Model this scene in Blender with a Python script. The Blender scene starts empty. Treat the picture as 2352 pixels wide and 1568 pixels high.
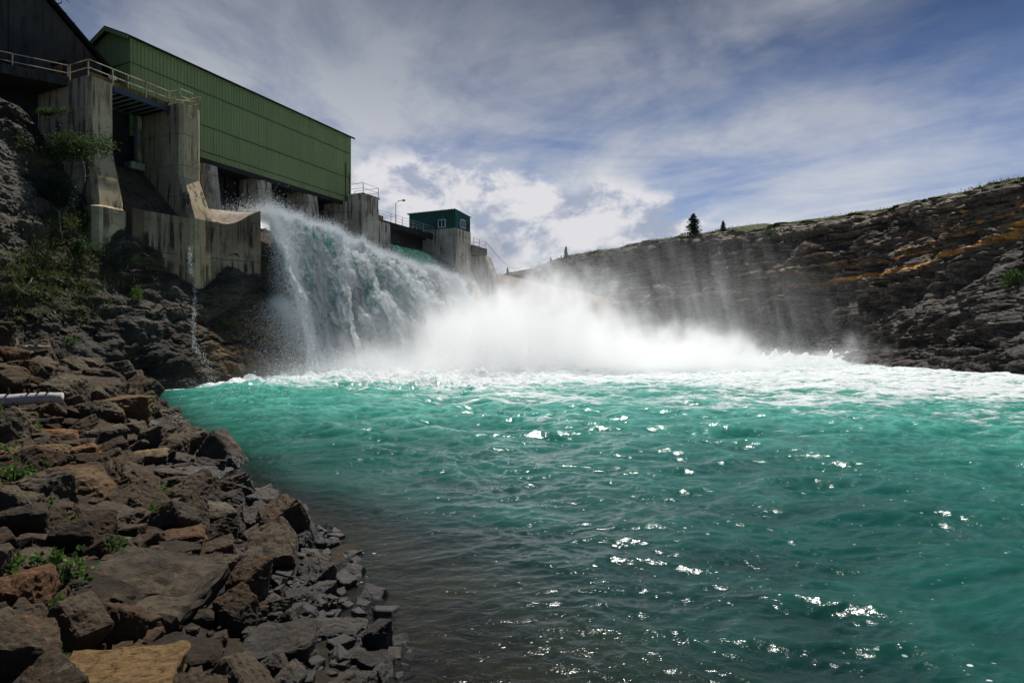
import bpy, bmesh, math, random
import numpy as np
from mathutils import Vector, Matrix
from mathutils.bvhtree import BVHTree

random.seed(7)
RNG = np.random.default_rng(11)
SC = bpy.context.scene
COL = SC.collection
H = 3.2            # eye height above the river
FPX = 1400.0       # focal length in units of a 2352 wide picture
HOR = 780.0
R = math.radians

# ------------------------------------------------------------------ frames
YAW = R(24.9)
AX, AY = math.sin(YAW), math.cos(YAW)      # along the dam, away
NX, NY = math.cos(YAW), -math.sin(YAW)     # out over the river
FX, FY = -28.8, 46.0


def D(s, t, z):
    """dam coordinates: along, out over the river, height above the eye"""
    return Vector((FX + s * AX + t * NX, FY + s * AY + t * NY, H + z))


def P(x, y, d):
    return Vector(((x - 1176) / FPX * d, d, H + (HOR - y) / FPX * d))


# ------------------------------------------------------------------ noise
_perm = np.random.default_rng(3).permutation(512).astype(np.int64)
_perm = np.concatenate([_perm, _perm, _perm])
_g = np.random.default_rng(5).normal(size=(512, 3))
_g /= np.linalg.norm(_g, axis=1)[:, None]


def perlin(p):
    p = np.asarray(p, dtype=np.float64)
    i = np.floor(p).astype(np.int64)
    f = p - i
    i &= 511
    u = f * f * f * (f * (f * 6 - 15) + 10)
    r = 0
    for dx in (0, 1):
        wx = u[:, 0] if dx else 1 - u[:, 0]
        for dy in (0, 1):
            wy = u[:, 1] if dy else 1 - u[:, 1]
            for dz in (0, 1):
                wz = u[:, 2] if dz else 1 - u[:, 2]
                h = _perm[_perm[_perm[(i[:, 0] + dx) & 511] + ((i[:, 1] + dy) & 511)] + ((i[:, 2] + dz) & 511)]
                g = _g[h]
                r = r + wx * wy * wz * (g[:, 0] * (f[:, 0] - dx) + g[:, 1] * (f[:, 1] - dy) + g[:, 2] * (f[:, 2] - dz))
    return r * 1.5


def fbm(p, octv=4, gain=0.5, lac=2.03):
    p = np.asarray(p, dtype=np.float64)
    a, r = 1.0, 0
    for k in range(octv):
        r = r + a * perlin(p + k * 17.3)
        p = p * lac
        a *= gain
    return r


def billow(p, octv=4, gain=0.5, lac=2.1):
    p = np.asarray(p, dtype=np.float64)
    a, r = 1.0, 0
    for k in range(octv):
        r = r + a * (np.abs(perlin(p + k * 9.7)) * 2 - 0.5)
        p = p * lac
        a *= gain
    return r


def sstep(a, b, x):
    x = np.clip((np.asarray(x, dtype=np.float64) - a) / (b - a), 0, 1)
    return x * x * (3 - 2 * x)


# ------------------------------------------------------------------ objects
def tag(o, label=None, cat=None, group=None, kind=None):
    if label: o['label'] = label
    if cat: o['category'] = cat
    if group: o['group'] = group
    if kind: o['kind'] = kind
    return o


def empty(name, loc, label, cat, group=None):
    o = bpy.data.objects.new(name, None)
    COL.objects.link(o)
    o.location = loc
    return tag(o, label, cat, group)


def link(name, me, mat, parent=None):
    o = bpy.data.objects.new(name, me)
    COL.objects.link(o)
    if mat is not None:
        me.materials.append(mat)
    if parent is not None:
        o.parent = parent
        if parent.type == 'EMPTY':
            o.matrix_parent_inverse = Matrix.Translation(-parent.location)
    return o


class MB:
    def __init__(self):
        self.v, self.f = [], []

    def add(self, vs, fs):
        n = len(self.v)
        self.v += [tuple(v) for v in vs]
        self.f += [tuple(i + n for i in f) for f in fs]
        return self

    def hexa(self, c):
        """eight corners: four below then four above, same order round"""
        return self.add(c, [(3, 2, 1, 0), (4, 5, 6, 7), (0, 1, 5, 4), (1, 2, 6, 5), (2, 3, 7, 6), (3, 0, 4, 7)])

    def dbox(self, s0, s1, t0, t1, z0, z1):
        return self.hexa([D(s0, t0, z0), D(s1, t0, z0), D(s1, t1, z0), D(s0, t1, z0),
                          D(s0, t0, z1), D(s1, t0, z1), D(s1, t1, z1), D(s0, t1, z1)])

    def beam(self, a, b, w, h=None, up=Vector((0, 0, 1))):
        a, b = Vector(a), Vector(b)
        h = h or w
        d = (b - a).normalized()
        if abs(d.dot(up)) > 0.95:
            up = Vector((AX, AY, 0))
        x = d.cross(up).normalized() * w / 2
        y = x.cross(d).normalized() * h / 2
        return self.hexa([a - x - y, a + x - y, b + x - y, b - x - y, a - x + y, a + x + y, b + x + y, b - x + y])

    def tube(self, pts, radii, n=6):
        pts = [Vector(p) for p in pts]
        if not hasattr(radii, '__len__'):
            radii = [radii] * len(pts)
        vs, fs = [], []
        ref = Vector((0.3, 0.2, 0.93))
        for i, p in enumerate(pts):
            d = (pts[min(i + 1, len(pts) - 1)] - pts[max(i - 1, 0)]).normalized()
            rr = ref if abs(d.dot(ref)) < 0.9 else Vector((1, 0, 0))
            x = d.cross(rr).normalized()
            y = d.cross(x).normalized()
            for k in range(n):
                a = 2 * math.pi * k / n
                vs.append(p + (x * math.cos(a) + y * math.sin(a)) * radii[i])
        for i in range(len(pts) - 1):
            for k in range(n):
                k2 = (k + 1) % n
                fs.append((i * n + k, i * n + k2, (i + 1) * n + k2, (i + 1) * n + k))
        fs.append(tuple(range(n)))
        fs.append(tuple((len(pts) - 1) * n + k for k in reversed(range(n))))
        return self.add(vs, fs)

    def loft(self, secs):
        """rings of equal length, capped"""
        n = len(secs[0])
        vs = [v for r in secs for v in r]
        fs = []
        for i in range(len(secs) - 1):
            for k in range(n):
                k2 = (k + 1) % n
                fs.append((i * n + k, i * n + k2, (i + 1) * n + k2, (i + 1) * n + k))
        fs.append(tuple(reversed(range(n))))
        fs.append(tuple((len(secs) - 1) * n + k for k in range(n)))
        return self.add(vs, fs)

    def pier(self, secs):
        """secs: (z, s0, s1, back, front, chamfer), lofted upward"""
        out = []
        for z, s0, s1, tb, tf, c in secs:
            out.append([D(s0, tb, z), D(s1, tb, z), D(s1, tf - c, z), D(s1 - c, tf, z), D(s0 + c, tf, z), D(s0, tf - c, z)])
        return self.loft(out)

    def grid(self, g):
        """g: rows of points"""
        m = len(g[0])
        vs = [v for r in g for v in r]
        fs = [(i * m + j, i * m + j + 1, (i + 1) * m + j + 1, (i + 1) * m + j) for i in range(len(g) - 1) for j in range(m - 1)]
        return self.add(vs, fs)

    def build(self, name, mat, parent=None, smooth=False):
        me = bpy.data.meshes.new(name)
        me.from_pydata(self.v, [], self.f)
        bm = bmesh.new()
        bm.from_mesh(me)
        bmesh.ops.recalc_face_normals(bm, faces=bm.faces)
        bm.to_mesh(me)
        bm.free()
        if smooth:
            me.polygons.foreach_set('use_smooth', [True] * len(me.polygons))
        return link(name, me, mat, parent)


def fast_mesh(name, V, F, mat, parent=None, smooth=True, attrs=None, two=None):
    """V (n,3), F (m,k) numpy"""
    me = bpy.data.meshes.new(name)
    V = np.ascontiguousarray(V, dtype=np.float32)
    F = np.ascontiguousarray(F, dtype=np.int32)
    k = F.shape[1]
    me.vertices.add(len(V))
    me.vertices.foreach_set('co', V.ravel())
    me.loops.add(F.size)
    me.loops.foreach_set('vertex_index', F.ravel())
    me.polygons.add(len(F))
    me.polygons.foreach_set('loop_start', np.arange(0, F.size, k, dtype=np.int32))
    me.update(calc_edges=True)
    me.polygons.foreach_set('use_smooth', np.full(len(F), smooth))
    for an, av in (attrs or {}).items():
        at = me.attributes.new(an, 'FLOAT', 'POINT')
        at.data.foreach_set('value', np.ascontiguousarray(av, dtype=np.float32))
    me.validate()
    return link(name, me, mat, parent)


def gridF(nr, nc):
    i = np.arange(nr - 1)[:, None] * nc + np.arange(nc - 1)[None, :]
    i = i.ravel()
    return np.stack([i, i + 1, i + nc + 1, i + nc], 1)


def grid_normals(Pg):
    """Pg (nr,nc,3)"""
    du = np.gradient(Pg, axis=1)
    dv = np.gradient(Pg, axis=0)
    n = np.cross(du, dv)
    n /= (np.linalg.norm(n, axis=2, keepdims=True) + 1e-9)
    return n


# ------------------------------------------------------------------ node helper
class NT:
    def __init__(self, name):
        self.m = bpy.data.materials.new(name)
        self.m.use_nodes = True
        self.t = self.m.node_tree
        self.t.nodes.clear()
        self.out = self.t.nodes.new('ShaderNodeOutputMaterial')

    def n(self, typ, **kw):
        nd = self.t.nodes.new(typ)
        for k, v in kw.items():
            setattr(nd, k, v)
        return nd

    def l(self, a, b):
        self.t.links.new(a, b)

    def put(self, sock, v):
        if isinstance(v, bpy.types.NodeSocket):
            self.l(v, sock)
        elif v is not None:
            if sock.type == 'RGBA' and not hasattr(v, '__len__'):
                v = (v, v, v, 1)
            if sock.type == 'RGBA' and len(v) == 3:
                v = tuple(v) + (1,)
            if sock.type == 'VECTOR' and not hasattr(v, '__len__'):
                v = (v, v, v)
            sock.default_value = v

    def math(self, op, a, b=None, c=None, clamp=False):
        nd = self.n('ShaderNodeMath', operation=op, use_clamp=clamp)
        self.put(nd.inputs[0], a)
        if b is not None: self.put(nd.inputs[1], b)
        if c is not None: self.put(nd.inputs[2], c)
        return nd.outputs[0]

    def vmath(self, op, a, b=None):
        nd = self.n('ShaderNodeVectorMath', operation=op)
        self.put(nd.inputs[0], a)
        if b is not None: self.put(nd.inputs[1], b)
        return nd.outputs['Value'] if op in ('LENGTH', 'DOT_PRODUCT', 'DISTANCE') else nd.outputs[0]

    def mix(self, f, a, b, mode='MIX'):
        nd = self.n('ShaderNodeMix', data_type='RGBA', blend_type=mode)
        self.put(nd.inputs[0], f)
        self.put(nd.inputs[6], a)
        self.put(nd.inputs[7], b)
        return nd.outputs[2]

    def ramp(self, f, lo, hi, a=0.0, b=1.0, smooth=True):
        nd = self.n('ShaderNodeMapRange', interpolation_type='SMOOTHSTEP' if smooth else 'LINEAR', clamp=True)
        self.put(nd.inputs['Value'], f)
        self.put(nd.inputs['From Min'], lo)
        self.put(nd.inputs['From Max'], hi)
        self.put(nd.inputs['To Min'], a)
        self.put(nd.inputs['To Max'], b)
        return nd.outputs['Result']

    def pos(self):
        return self.n('ShaderNodeNewGeometry').outputs['Position']

    def objco(self):
        return self.n('ShaderNodeTexCoord').outputs['Object']

    def scale(self, v, s):
        return self.vmath('MULTIPLY', v, s)

    def noise(self, v, sc, detail=4, rough=0.55, dist=0.0):
        nd = self.n('ShaderNodeTexNoise')
        self.put(nd.inputs['Vector'], v)
        self.put(nd.inputs['Scale'], sc)
        self.put(nd.inputs['Detail'], detail)
        self.put(nd.inputs['Roughness'], rough)
        self.put(nd.inputs['Distortion'], dist)
        return nd.outputs[0]

    def voro(self, v, sc, feat='F1'):
        nd = self.n('ShaderNodeTexVoronoi', feature=feat)
        self.put(nd.inputs['Vector'], v)
        self.put(nd.inputs['Scale'], sc)
        return nd.outputs['Distance']

    def attr(self, name):
        return self.n('ShaderNodeAttribute', attribute_name=name).outputs['Fac']

    def rnd(self):
        return self.n('ShaderNodeObjectInfo').outputs['Random']

    def xyz(self, v):
        nd = self.n('ShaderNodeSeparateXYZ')
        self.put(nd.inputs[0], v)
        return nd.outputs

    def bump(self, h, strength=0.5, dist=0.05, normal=None):
        nd = self.n('ShaderNodeBump')
        nd.inputs['Strength'].default_value = strength
        nd.inputs['Distance'].default_value = dist
        self.put(nd.inputs['Height'], h)
        if normal is not None: self.l(normal, nd.inputs['Normal'])
        return nd.outputs[0]

    def bsdf(self, col, rough=0.8, spec=0.3, metal=0.0, normal=None, **kw):
        nd = self.n('ShaderNodeBsdfPrincipled')
        self.put(nd.inputs['Base Color'], col)
        self.put(nd.inputs['Roughness'], rough)
        self.put(nd.inputs['Specular IOR Level'], spec)
        self.put(nd.inputs['Metallic'], metal)
        if normal is not None: self.l(normal, nd.inputs['Normal'])
        for k, v in kw.items():
            self.put(nd.inputs[k.replace('_', ' ')], v)
        return nd.outputs[0]

    def mixs(self, f, a, b):
        nd = self.n('ShaderNodeMixShader')
        self.put(nd.inputs[0], f)
        self.l(a, nd.inputs[1])
        self.l(b, nd.inputs[2])
        return nd.outputs[0]

    def done(self, sh, vol=None):
        if sh is not None: self.l(sh, self.out.inputs['Surface'])
        if vol is not None: self.l(vol, self.out.inputs['Volume'])
        return self.m


# ------------------------------------------------------------------ materials
def mat_concrete(name, c1, c2, stain, amount=0.5, lift=2.3):
    t = NT(name)
    p = t.pos()
    z = t.xyz(p)[2]
    big = t.noise(p, 0.35, 5, 0.6)
    col = t.mix(t.ramp(big, 0.35, 0.68), c1, c2)
    streak = t.noise(t.scale(p, (2.6, 2.6, 0.16)), 1.0, 6, 0.65)
    blot = t.noise(p, 0.55, 4, 0.6)
    sm = t.math('MULTIPLY', t.ramp(streak, 0.47, 0.60), t.ramp(blot, 0.34, 0.56))
    col = t.mix(t.math('MULTIPLY', sm, amount), col, stain)
    pale = t.noise(t.scale(p, (1.7, 1.7, 0.25)), 1.0, 6, 0.7)
    col = t.mix(t.ramp(pale, 0.66, 0.76, 0, 0.55), col, (0.5, 0.47, 0.42))
    fine = t.noise(p, 9, 5, 0.7)
    col = t.mix(t.ramp(fine, 0.3, 0.7, 0.0, 0.35), col, (0.09, 0.08, 0.065), 'MIX')
    # lift joints
    wob = t.math('ADD', z, t.math('MULTIPLY', t.noise(p, 1.4, 3), 0.10))
    fr = t.math('FRACT', t.math('DIVIDE', wob, lift))
    line = t.math('LESS_THAN', fr, 0.022)
    gap = t.ramp(t.noise(p, 0.9, 3), 0.4, 0.55)
    line = t.math('MULTIPLY', line, gap)
    col = t.mix(t.math('MULTIPLY', line, 0.75), col, (0.05, 0.043, 0.035))
    crack = t.voro(t.scale(p, (1, 1, 1.5)), 0.7, 'DISTANCE_TO_EDGE')
    ck = t.math('MULTIPLY', t.math('LESS_THAN', crack, 0.012), t.ramp(t.noise(p, 0.6, 3), 0.5, 0.6))
    col = t.mix(t.math('MULTIPLY', ck, 0.5), col, (0.06, 0.05, 0.04))
    hgt = t.math('SUBTRACT', t.math('ADD', t.math('MULTIPLY', big, 0.6), t.math('MULTIPLY', fine, 0.4)), line)
    return t.done(t.bsdf(col, 0.88, 0.25, normal=t.bump(hgt, 0.5, 0.05)))


M = {}
M['concrete'] = mat_concrete('concrete_warm', (0.60, 0.475, 0.305), (0.43, 0.325, 0.19), (0.11, 0.07, 0.035), 0.95)
M['concrete_grey'] = mat_concrete('concrete_grey', (0.56, 0.51, 0.42), (0.40, 0.36, 0.285), (0.09, 0.072, 0.05), 0.95, 2.9)
M['concrete_wet'] = mat_concrete('concrete_stained', (0.33, 0.26, 0.175), (0.19, 0.135, 0.082), (0.016, 0.014, 0.014), 1.0, 3.1)
M['concrete_pale'] = mat_concrete('concrete_scoured', (0.45, 0.38, 0.30), (0.33, 0.27, 0.20), (0.13, 0.10, 0.07), 0.6, 6.0)
M['concrete_weir'] = mat_concrete('concrete_weir', (0.27, 0.21, 0.15), (0.19, 0.145, 0.10), (0.07, 0.055, 0.04), 0.8, 8.0)
M['concrete_dark'] = mat_concrete('concrete_old', (0.09, 0.078, 0.06), (0.055, 0.047, 0.036), (0.02, 0.017, 0.013), 0.8, 40)
M['concrete_chute'] = mat_concrete('concrete_chute', (0.15, 0.105, 0.06), (0.085, 0.058, 0.035), (0.02, 0.015, 0.011), 0.9, 40)


def mat_paint(name, c, c2=None, rough=0.5, spec=0.4, sc=0.5, dirt=None, dirt_amt=0.4):
    t = NT(name)
    p = t.pos()
    col = t.mix(t.ramp(t.noise(p, sc, 5, 0.6), 0.3, 0.7), c, c2 or tuple(x * 0.8 for x in c))
    if dirt:
        st = t.noise(t.scale(p, (4, 4, 0.3)), 1.0, 5, 0.6)
        col = t.mix(t.ramp(st, 0.45, 0.75, 0, dirt_amt), col, dirt)
    return t.done(t.bsdf(col, rough, spec))


def mat_siding():
    t = NT('green_siding')
    p = t.pos()
    rel = t.vmath('SUBTRACT', p, (FX, FY, 0))
    s = t.vmath('DOT_PRODUCT', rel, (AX, AY, 0))
    z = t.xyz(p)[2]
    cx = t.n('ShaderNodeCombineXYZ')
    t.l(t.math('FLOOR', t.math('DIVIDE', s, 0.915)), cx.inputs[0])
    t.l(t.math('FLOOR', t.math('DIVIDE', t.math('SUBTRACT', z, H + 15.4 + 2.74), 2.78)), cx.inputs[1])
    wn = t.n('ShaderNodeTexWhiteNoise', noise_dimensions='2D')
    t.l(cx.outputs[0], wn.inputs['Vector'])
    c = t.mix(wn.outputs['Value'], (0.205, 0.262, 0.112), (0.235, 0.295, 0.128))
    c = t.mix(t.ramp(t.noise(p, 0.25, 5, 0.6), 0.35, 0.7, 0, 0.5), c, (0.20, 0.245, 0.10))
    st = t.noise(t.scale(p, (5, 5, 0.25)), 1.0, 5, 0.65)
    c = t.mix(t.ramp(st, 0.5, 0.75, 0, 0.45), c, (0.14, 0.165, 0.07))
    c = t.mix(t.ramp(t.noise(t.scale(p, (7, 7, 0.5)), 1.0, 6, 0.7), 0.66, 0.74, 0, 0.35), c, (0.20, 0.15, 0.08))
    bow = t.noise(t.scale(p, (1.0, 1.0, 0.6)), 0.8, 3)
    return t.done(t.bsdf(c, 0.6, 0.25, normal=t.bump(bow, 0.4, 0.05)))


M['siding'] = mat_siding()
M['siding_plain'] = mat_paint('green_trim', (0.26, 0.305, 0.125), (0.23, 0.27, 0.11), 0.6, 0.25, 0.15, (0.15, 0.18, 0.075), 0.45)
M['seam'] = mat_paint('siding_lap', (0.035, 0.06, 0.02), None, 0.7)
M['cabin'] = mat_paint('dark_green_siding', (0.010, 0.075, 0.055), (0.008, 0.06, 0.046), 0.45, 0.4, 0.8, (0.008, 0.04, 0.032), 0.5)
M['roof'] = mat_paint('dark_roof_metal', (0.016, 0.019, 0.016), None, 0.85, 0.1)
M['white'] = mat_paint('white_frame', (0.75, 0.75, 0.73), None, 0.4)
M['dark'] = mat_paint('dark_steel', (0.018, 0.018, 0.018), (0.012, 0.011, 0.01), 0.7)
M['steel'] = mat_paint('blue_grey_steel', (0.06, 0.08, 0.105), (0.045, 0.06, 0.08), 0.45)
M['panel'] = mat_paint('grey_panel', (0.22, 0.22, 0.225), (0.16, 0.16, 0.165), 0.6)
M['galv'] = mat_paint('galvanised_pipe', (0.36, 0.37, 0.37), (0.28, 0.28, 0.28), 0.45)
M['yellow'] = mat_paint('yellow_paint', (0.6, 0.36, 0.08), None, 0.5)
M['wood_pole'] = mat_paint('pole_wood', (0.12, 0.085, 0.055), None, 0.9)


def mat_rust():
    t = NT('cream_paint_with_rust')
    p = t.pos()
    k = t.ramp(t.noise(p, 1.7, 6, 0.7), 0.5, 0.62)
    col = t.mix(k, (0.60, 0.50, 0.33), (0.20, 0.085, 0.03))
    return t.done(t.bsdf(col, 0.7, 0.3, normal=t.bump(t.noise(p, 30, 3), 0.3, 0.01)))


M['rail'] = mat_rust()


def mat_toeboard():
    t = NT('rusty_toe_board')
    p = t.pos()
    k = t.ramp(t.noise(t.scale(p, (2, 2, 0.8)), 1.2, 6, 0.7), 0.35, 0.65)
    col = t.mix(k, (0.22, 0.16, 0.05), (0.10, 0.045, 0.018))
    return t.done(t.bsdf(col, 0.85, 0.2))


M['toe'] = mat_toeboard()


def mat_glass():
    t = NT('window_glass')
    return t.done(t.bsdf((0.02, 0.022, 0.024), 0.06, 0.6))


M['glass'] = mat_glass()


def mat_leftcliff():
    t = NT('shale_face')
    p = t.pos()
    z = t.xyz(p)[2]
    w = t.noise(p, 0.25, 4, 0.6)
    lay = t.math('ADD', t.math('MULTIPLY', z, 1.0), t.math('MULTIPLY', w, 2.2))
    band = t.noise(t.n('ShaderNodeCombineXYZ').outputs[0], 1)
    cx = t.n('ShaderNodeCombineXYZ')
    t.l(lay, cx.inputs[2])
    xx = t.xyz(p)
    t.l(t.math('MULTIPLY', xx[0], 0.12), cx.inputs[0])
    t.l(t.math('MULTIPLY', xx[1], 0.12), cx.inputs[1])
    band = t.noise(cx.outputs[0], 2.2, 6, 0.7)
    col = t.mix(t.ramp(band, 0.3, 0.7), (0.055, 0.045, 0.033), (0.155, 0.122, 0.083))
    # grey upper talus, darker wet foot
    grey = t.ramp(t.noise(p, 0.3, 4, 0.6), 0.42, 0.62)
    col = t.mix(t.math('MULTIPLY', grey, 0.75), col, (0.165, 0.145, 0.115))
    wet = t.ramp(t.math('ADD', z, t.math('MULTIPLY', w, 5.0)), 9.0, 3.0, 0, 0.72)
    col = t.mix(wet, col, (0.018, 0.017, 0.018))
    # sunlit tan patch painted into the rock colour towards the falls
    tan = t.attr('tan')
    sun_patch = t.math('MULTIPLY', tan, t.ramp(t.noise(p, 0.9, 6, 0.75), 0.42, 0.62))
    col = t.mix(sun_patch, col, (0.30, 0.195, 0.085))
    # thin grass and moss
    gr = t.math('MULTIPLY', t.attr('moss'), t.ramp(t.noise(p, 1.1, 6, 0.75), 0.52, 0.68, 0, .6))
    col = t.mix(gr, col, (0.045, 0.06, 0.02))
    fine = t.noise(p, 4.5, 8, 0.75)
    col = t.mix(t.ramp(fine, 0.3, 0.7, 0.6, 0.0), col, (0.015, 0.013, 0.012))
    vor = t.voro(t.scale(p, (1, 1, 2.2)), 1.6, 'DISTANCE_TO_EDGE')
    hh = t.math('ADD', t.math('MULTIPLY', fine, 1.0), t.math('ADD', t.math('MULTIPLY', band, 0.8), t.math('MINIMUM', vor, 0.12)))
    return t.done(t.bsdf(col, 0.85, 0.25, normal=t.bump(hh, 1.0, 0.28)))


M['shale'] = mat_leftcliff()


def mat_rightcliff():
    t = NT('layered_cliff')
    p = t.pos()
    x = t.xyz(p)
    strat = t.attr('strat')
    cx = t.n('ShaderNodeCombineXYZ')
    wob = t.math('MULTIPLY', t.noise(p, 0.12, 4, 0.6), 1.6)
    st = t.math('ADD', strat, wob)
    t.l(t.math('MULTIPLY', x[0], 0.035), cx.inputs[0])
    t.l(t.math('MULTIPLY', x[1], 0.035), cx.inputs[1])
    t.l(st, cx.inputs[2])
    band = t.noise(cx.outputs[0], 1.7, 8, 0.75)
    fine = t.noise(t.scale(p, (1, 1, 2.5)), 1.6, 8, 0.75)
    col = t.mix(t.ramp(band, 0.3, 0.7), (0.058, 0.052, 0.047), (0.31, 0.25, 0.19))
    lo = t.ramp(strat, 8.0, 12.6, 1.0, 0.0)
    lowc = t.mix(t.ramp(t.noise(t.scale(p, (0.6, 0.6, 1.6)), 0.8, 6, 0.7), 0.35, 0.65), (0.052, 0.046, 0.043), (0.19, 0.16, 0.135))
    col = t.mix(lo, col, lowc)
    # tan-orange beds
    orange = None
    for z0, wd, k in ((13.0, 0.5, 1.0), (16.3, 0.26, 0.95), (15.2, 0.22, 0.8), (18.3, 0.16, 0.6), (20.3, 0.14, 0.5)):
        dlt = t.math('ABSOLUTE', t.math('SUBTRACT', t.math('ADD', strat, t.math('MULTIPLY', t.noise(p, 0.35, 4, 0.6), 0.7)), z0 + 0.35))
        b = t.ramp(dlt, wd, wd * 0.55, 0, k)
        brk = t.ramp(t.noise(p, 0.22 if z0 > 14 else 0.5, 5, 0.7), 0.30 if z0 < 14 else 0.42, 0.48)
        if z0 > 14: b = t.math('MULTIPLY', b, brk)
        orange = b if orange is None else t.math('MAXIMUM', orange, b)
    near = t.attr('warm')
    oc = t.mix(near, (0.62, 0.48, 0.34), (0.80, 0.40, 0.11))
    oc = t.mix(t.ramp(fine, 0.45, 0.7, 0, .6), oc, (0.25, 0.14, 0.06))
    col = t.mix(orange, col, oc)
    # pale scree rim and grass
    rim = t.math('MULTIPLY', t.attr('rim'), t.ramp(t.noise(t.scale(p, (1, 1, 2)), 0.8, 6, 0.75), 0.42, 0.58))
    col = t.mix(rim, col, (0.46, 0.38, 0.28))
    gn = t.math('ADD', t.attr('grass'), t.math('MULTIPLY', t.math('SUBTRACT', t.noise(p, 0.35, 6, 0.7), 0.5), 2.2))
    col = t.mix(t.ramp(gn, 0.45, 0.75), col, t.mix(t.noise(p, 1.2, 4), (0.05, 0.075, 0.018), (0.15, 0.165, 0.045)))
    col = t.mix(t.ramp(fine, 0.3, 0.62, 0.45, 0.0), col, (0.010, 0.010, 0.010))
    jn = t.voro(t.scale(p, (1, 1, 1.7)), 0.55, 'DISTANCE_TO_EDGE')
    hh = t.math('ADD', t.math('ADD', t.math('MULTIPLY', band, 1.4), fine), t.math('MINIMUM', t.math('MULTIPLY', jn, 3.0), 0.5))
    col = t.mix(t.ramp(jn, 0.05, 0.0, 0, 0.6), col, (0.012, 0.011, 0.011))
    return t.done(t.bsdf(col, 0.85, 0.25, normal=t.bump(hh, 1.0, 0.6)))


M['cliff'] = mat_rightcliff()


def mat_rock(name='shale_boulder', warm=0.0):
    t = NT(name)
    oc = t.objco()
    p = t.pos()
    z = t.xyz(p)[2]
    r = t.rnd()
    v = t.vmath('ADD', oc, t.n('ShaderNodeCombineXYZ').outputs[0])
    cx = t.n('ShaderNodeCombineXYZ')
    for i in range(3):
        t.l(t.math('MULTIPLY', r, 37.0 + 11 * i), cx.inputs[i])
    v = t.vmath('ADD', p, cx.outputs[0])
    big = t.noise(v, 1.6, 5, 0.65)
    a = t.mix(r, (0.036, 0.026, 0.016), (0.135, 0.104, 0.062))
    b = t.mix(t.ramp(r, 0.3, 0.9), (0.070, 0.040, 0.020), (0.055, 0.046, 0.033))
    col = t.mix(t.ramp(big, 0.35, 0.65), a, b)
    rust = t.math('MULTIPLY', t.ramp(t.noise(v, 2.6, 6, 0.75), 0.58, 0.70), t.ramp(t.math('FRACT', t.math('MULTIPLY', r, 7.3)), 0.2, 0.8, 0.25, 1.0))
    col = t.mix(rust, col, (0.16, 0.075, 0.028))
    if warm:
        col = t.mix(warm, col, (0.27, 0.165, 0.06))
    lich = t.ramp(t.noise(v, 7.0, 5, 0.7), 0.60, 0.72, 0, 0.55)
    col = t.mix(lich, col, (0.18, 0.155, 0.115))
    fine = t.noise(t.vmath('MULTIPLY', t.vmath('ADD', oc, cx.outputs[0]), (3.0, 3.0, 9.0)), 1.8, 9, 0.75)
    fine2 = t.noise(v, 16, 6, 0.7)
    col = t.mix(t.ramp(fine, 0.33, 0.52, 0.75, 0.0), col, (0.010, 0.008, 0.006))  # dark creases painted in to heighten contrast of light and shade
    col = t.mix(1.0, col, t.n('ShaderNodeObjectInfo').outputs['Color'], 'MULTIPLY')
    wet = t.ramp(t.math('ADD', z, t.math('MULTIPLY', t.noise(v, 1.2, 3), 0.5)), 0.85, 0.4, 0.0, 1.0)
    col = t.mix(wet, col, t.mix(0.72, col, (0.006, 0.005, 0.005)))
    rough = t.math('SUBTRACT', 0.86, t.math('MULTIPLY', wet, t.math('ADD', 0.30, t.math('MULTIPLY', fine2, 0.3))))
    hh = t.math('ADD', fine, t.math('MULTIPLY', fine2, 0.45))
    return t.done(t.bsdf(col, rough, t.math('ADD', 0.25, t.math('MULTIPLY', wet, 0.3)), normal=t.bump(hh, 0.8, 0.05)))


M['rock'] = mat_rock()
M['rock_tan'] = mat_rock('ochre_boulder', 0.55)


def mat_ground():
    t = NT('bank_soil')
    p = t.pos()
    n = t.noise(p, 3, 8, 0.7)
    col = t.mix(t.ramp(n, 0.35, 0.65), (0.014, 0.011, 0.008), (0.04, 0.03, 0.02))
    z = t.xyz(p)[2]
    col = t.mix(t.ramp(z, 0.1, -0.5), col, t.mix(t.ramp(t.noise(p, 1.5, 5), 0.4, 0.65), (0.035, 0.026, 0.016), (0.10, 0.070, 0.035)))
    return t.done(t.bsdf(col, 0.9, 0.2, normal=t.bump(n, 1.0, 0.12)))


M['ground'] = mat_ground()


def mat_leaf(name, c1, c2, trans=0.35):
    t = NT(name)
    p = t.pos()
    col = t.mix(t.ramp(t.noise(p, 3.0, 3), 0.35, 0.65), c1, c2)
    df = t.bsdf(col, 0.6, 0.3)
    tr = t.n('ShaderNodeBsdfTranslucent')
    t.put(tr.inputs[0], col)
    return t.done(t.mixs(trans, df, tr.outputs[0]))


M['leaf'] = mat_leaf('green_leaf', (0.055, 0.11, 0.022), (0.10, 0.17, 0.035), 0.45)
M['leaf_dark'] = mat_leaf('shrub_leaf', (0.028, 0.055, 0.014), (0.06, 0.10, 0.026), 0.4)
M['needle'] = mat_leaf('conifer_needle', (0.010, 0.022, 0.010), (0.022, 0.042, 0.017), 0.15)
M['grass'] = mat_leaf('dry_grass', (0.06, 0.085, 0.02), (0.12, 0.13, 0.04), 0.4)


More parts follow.
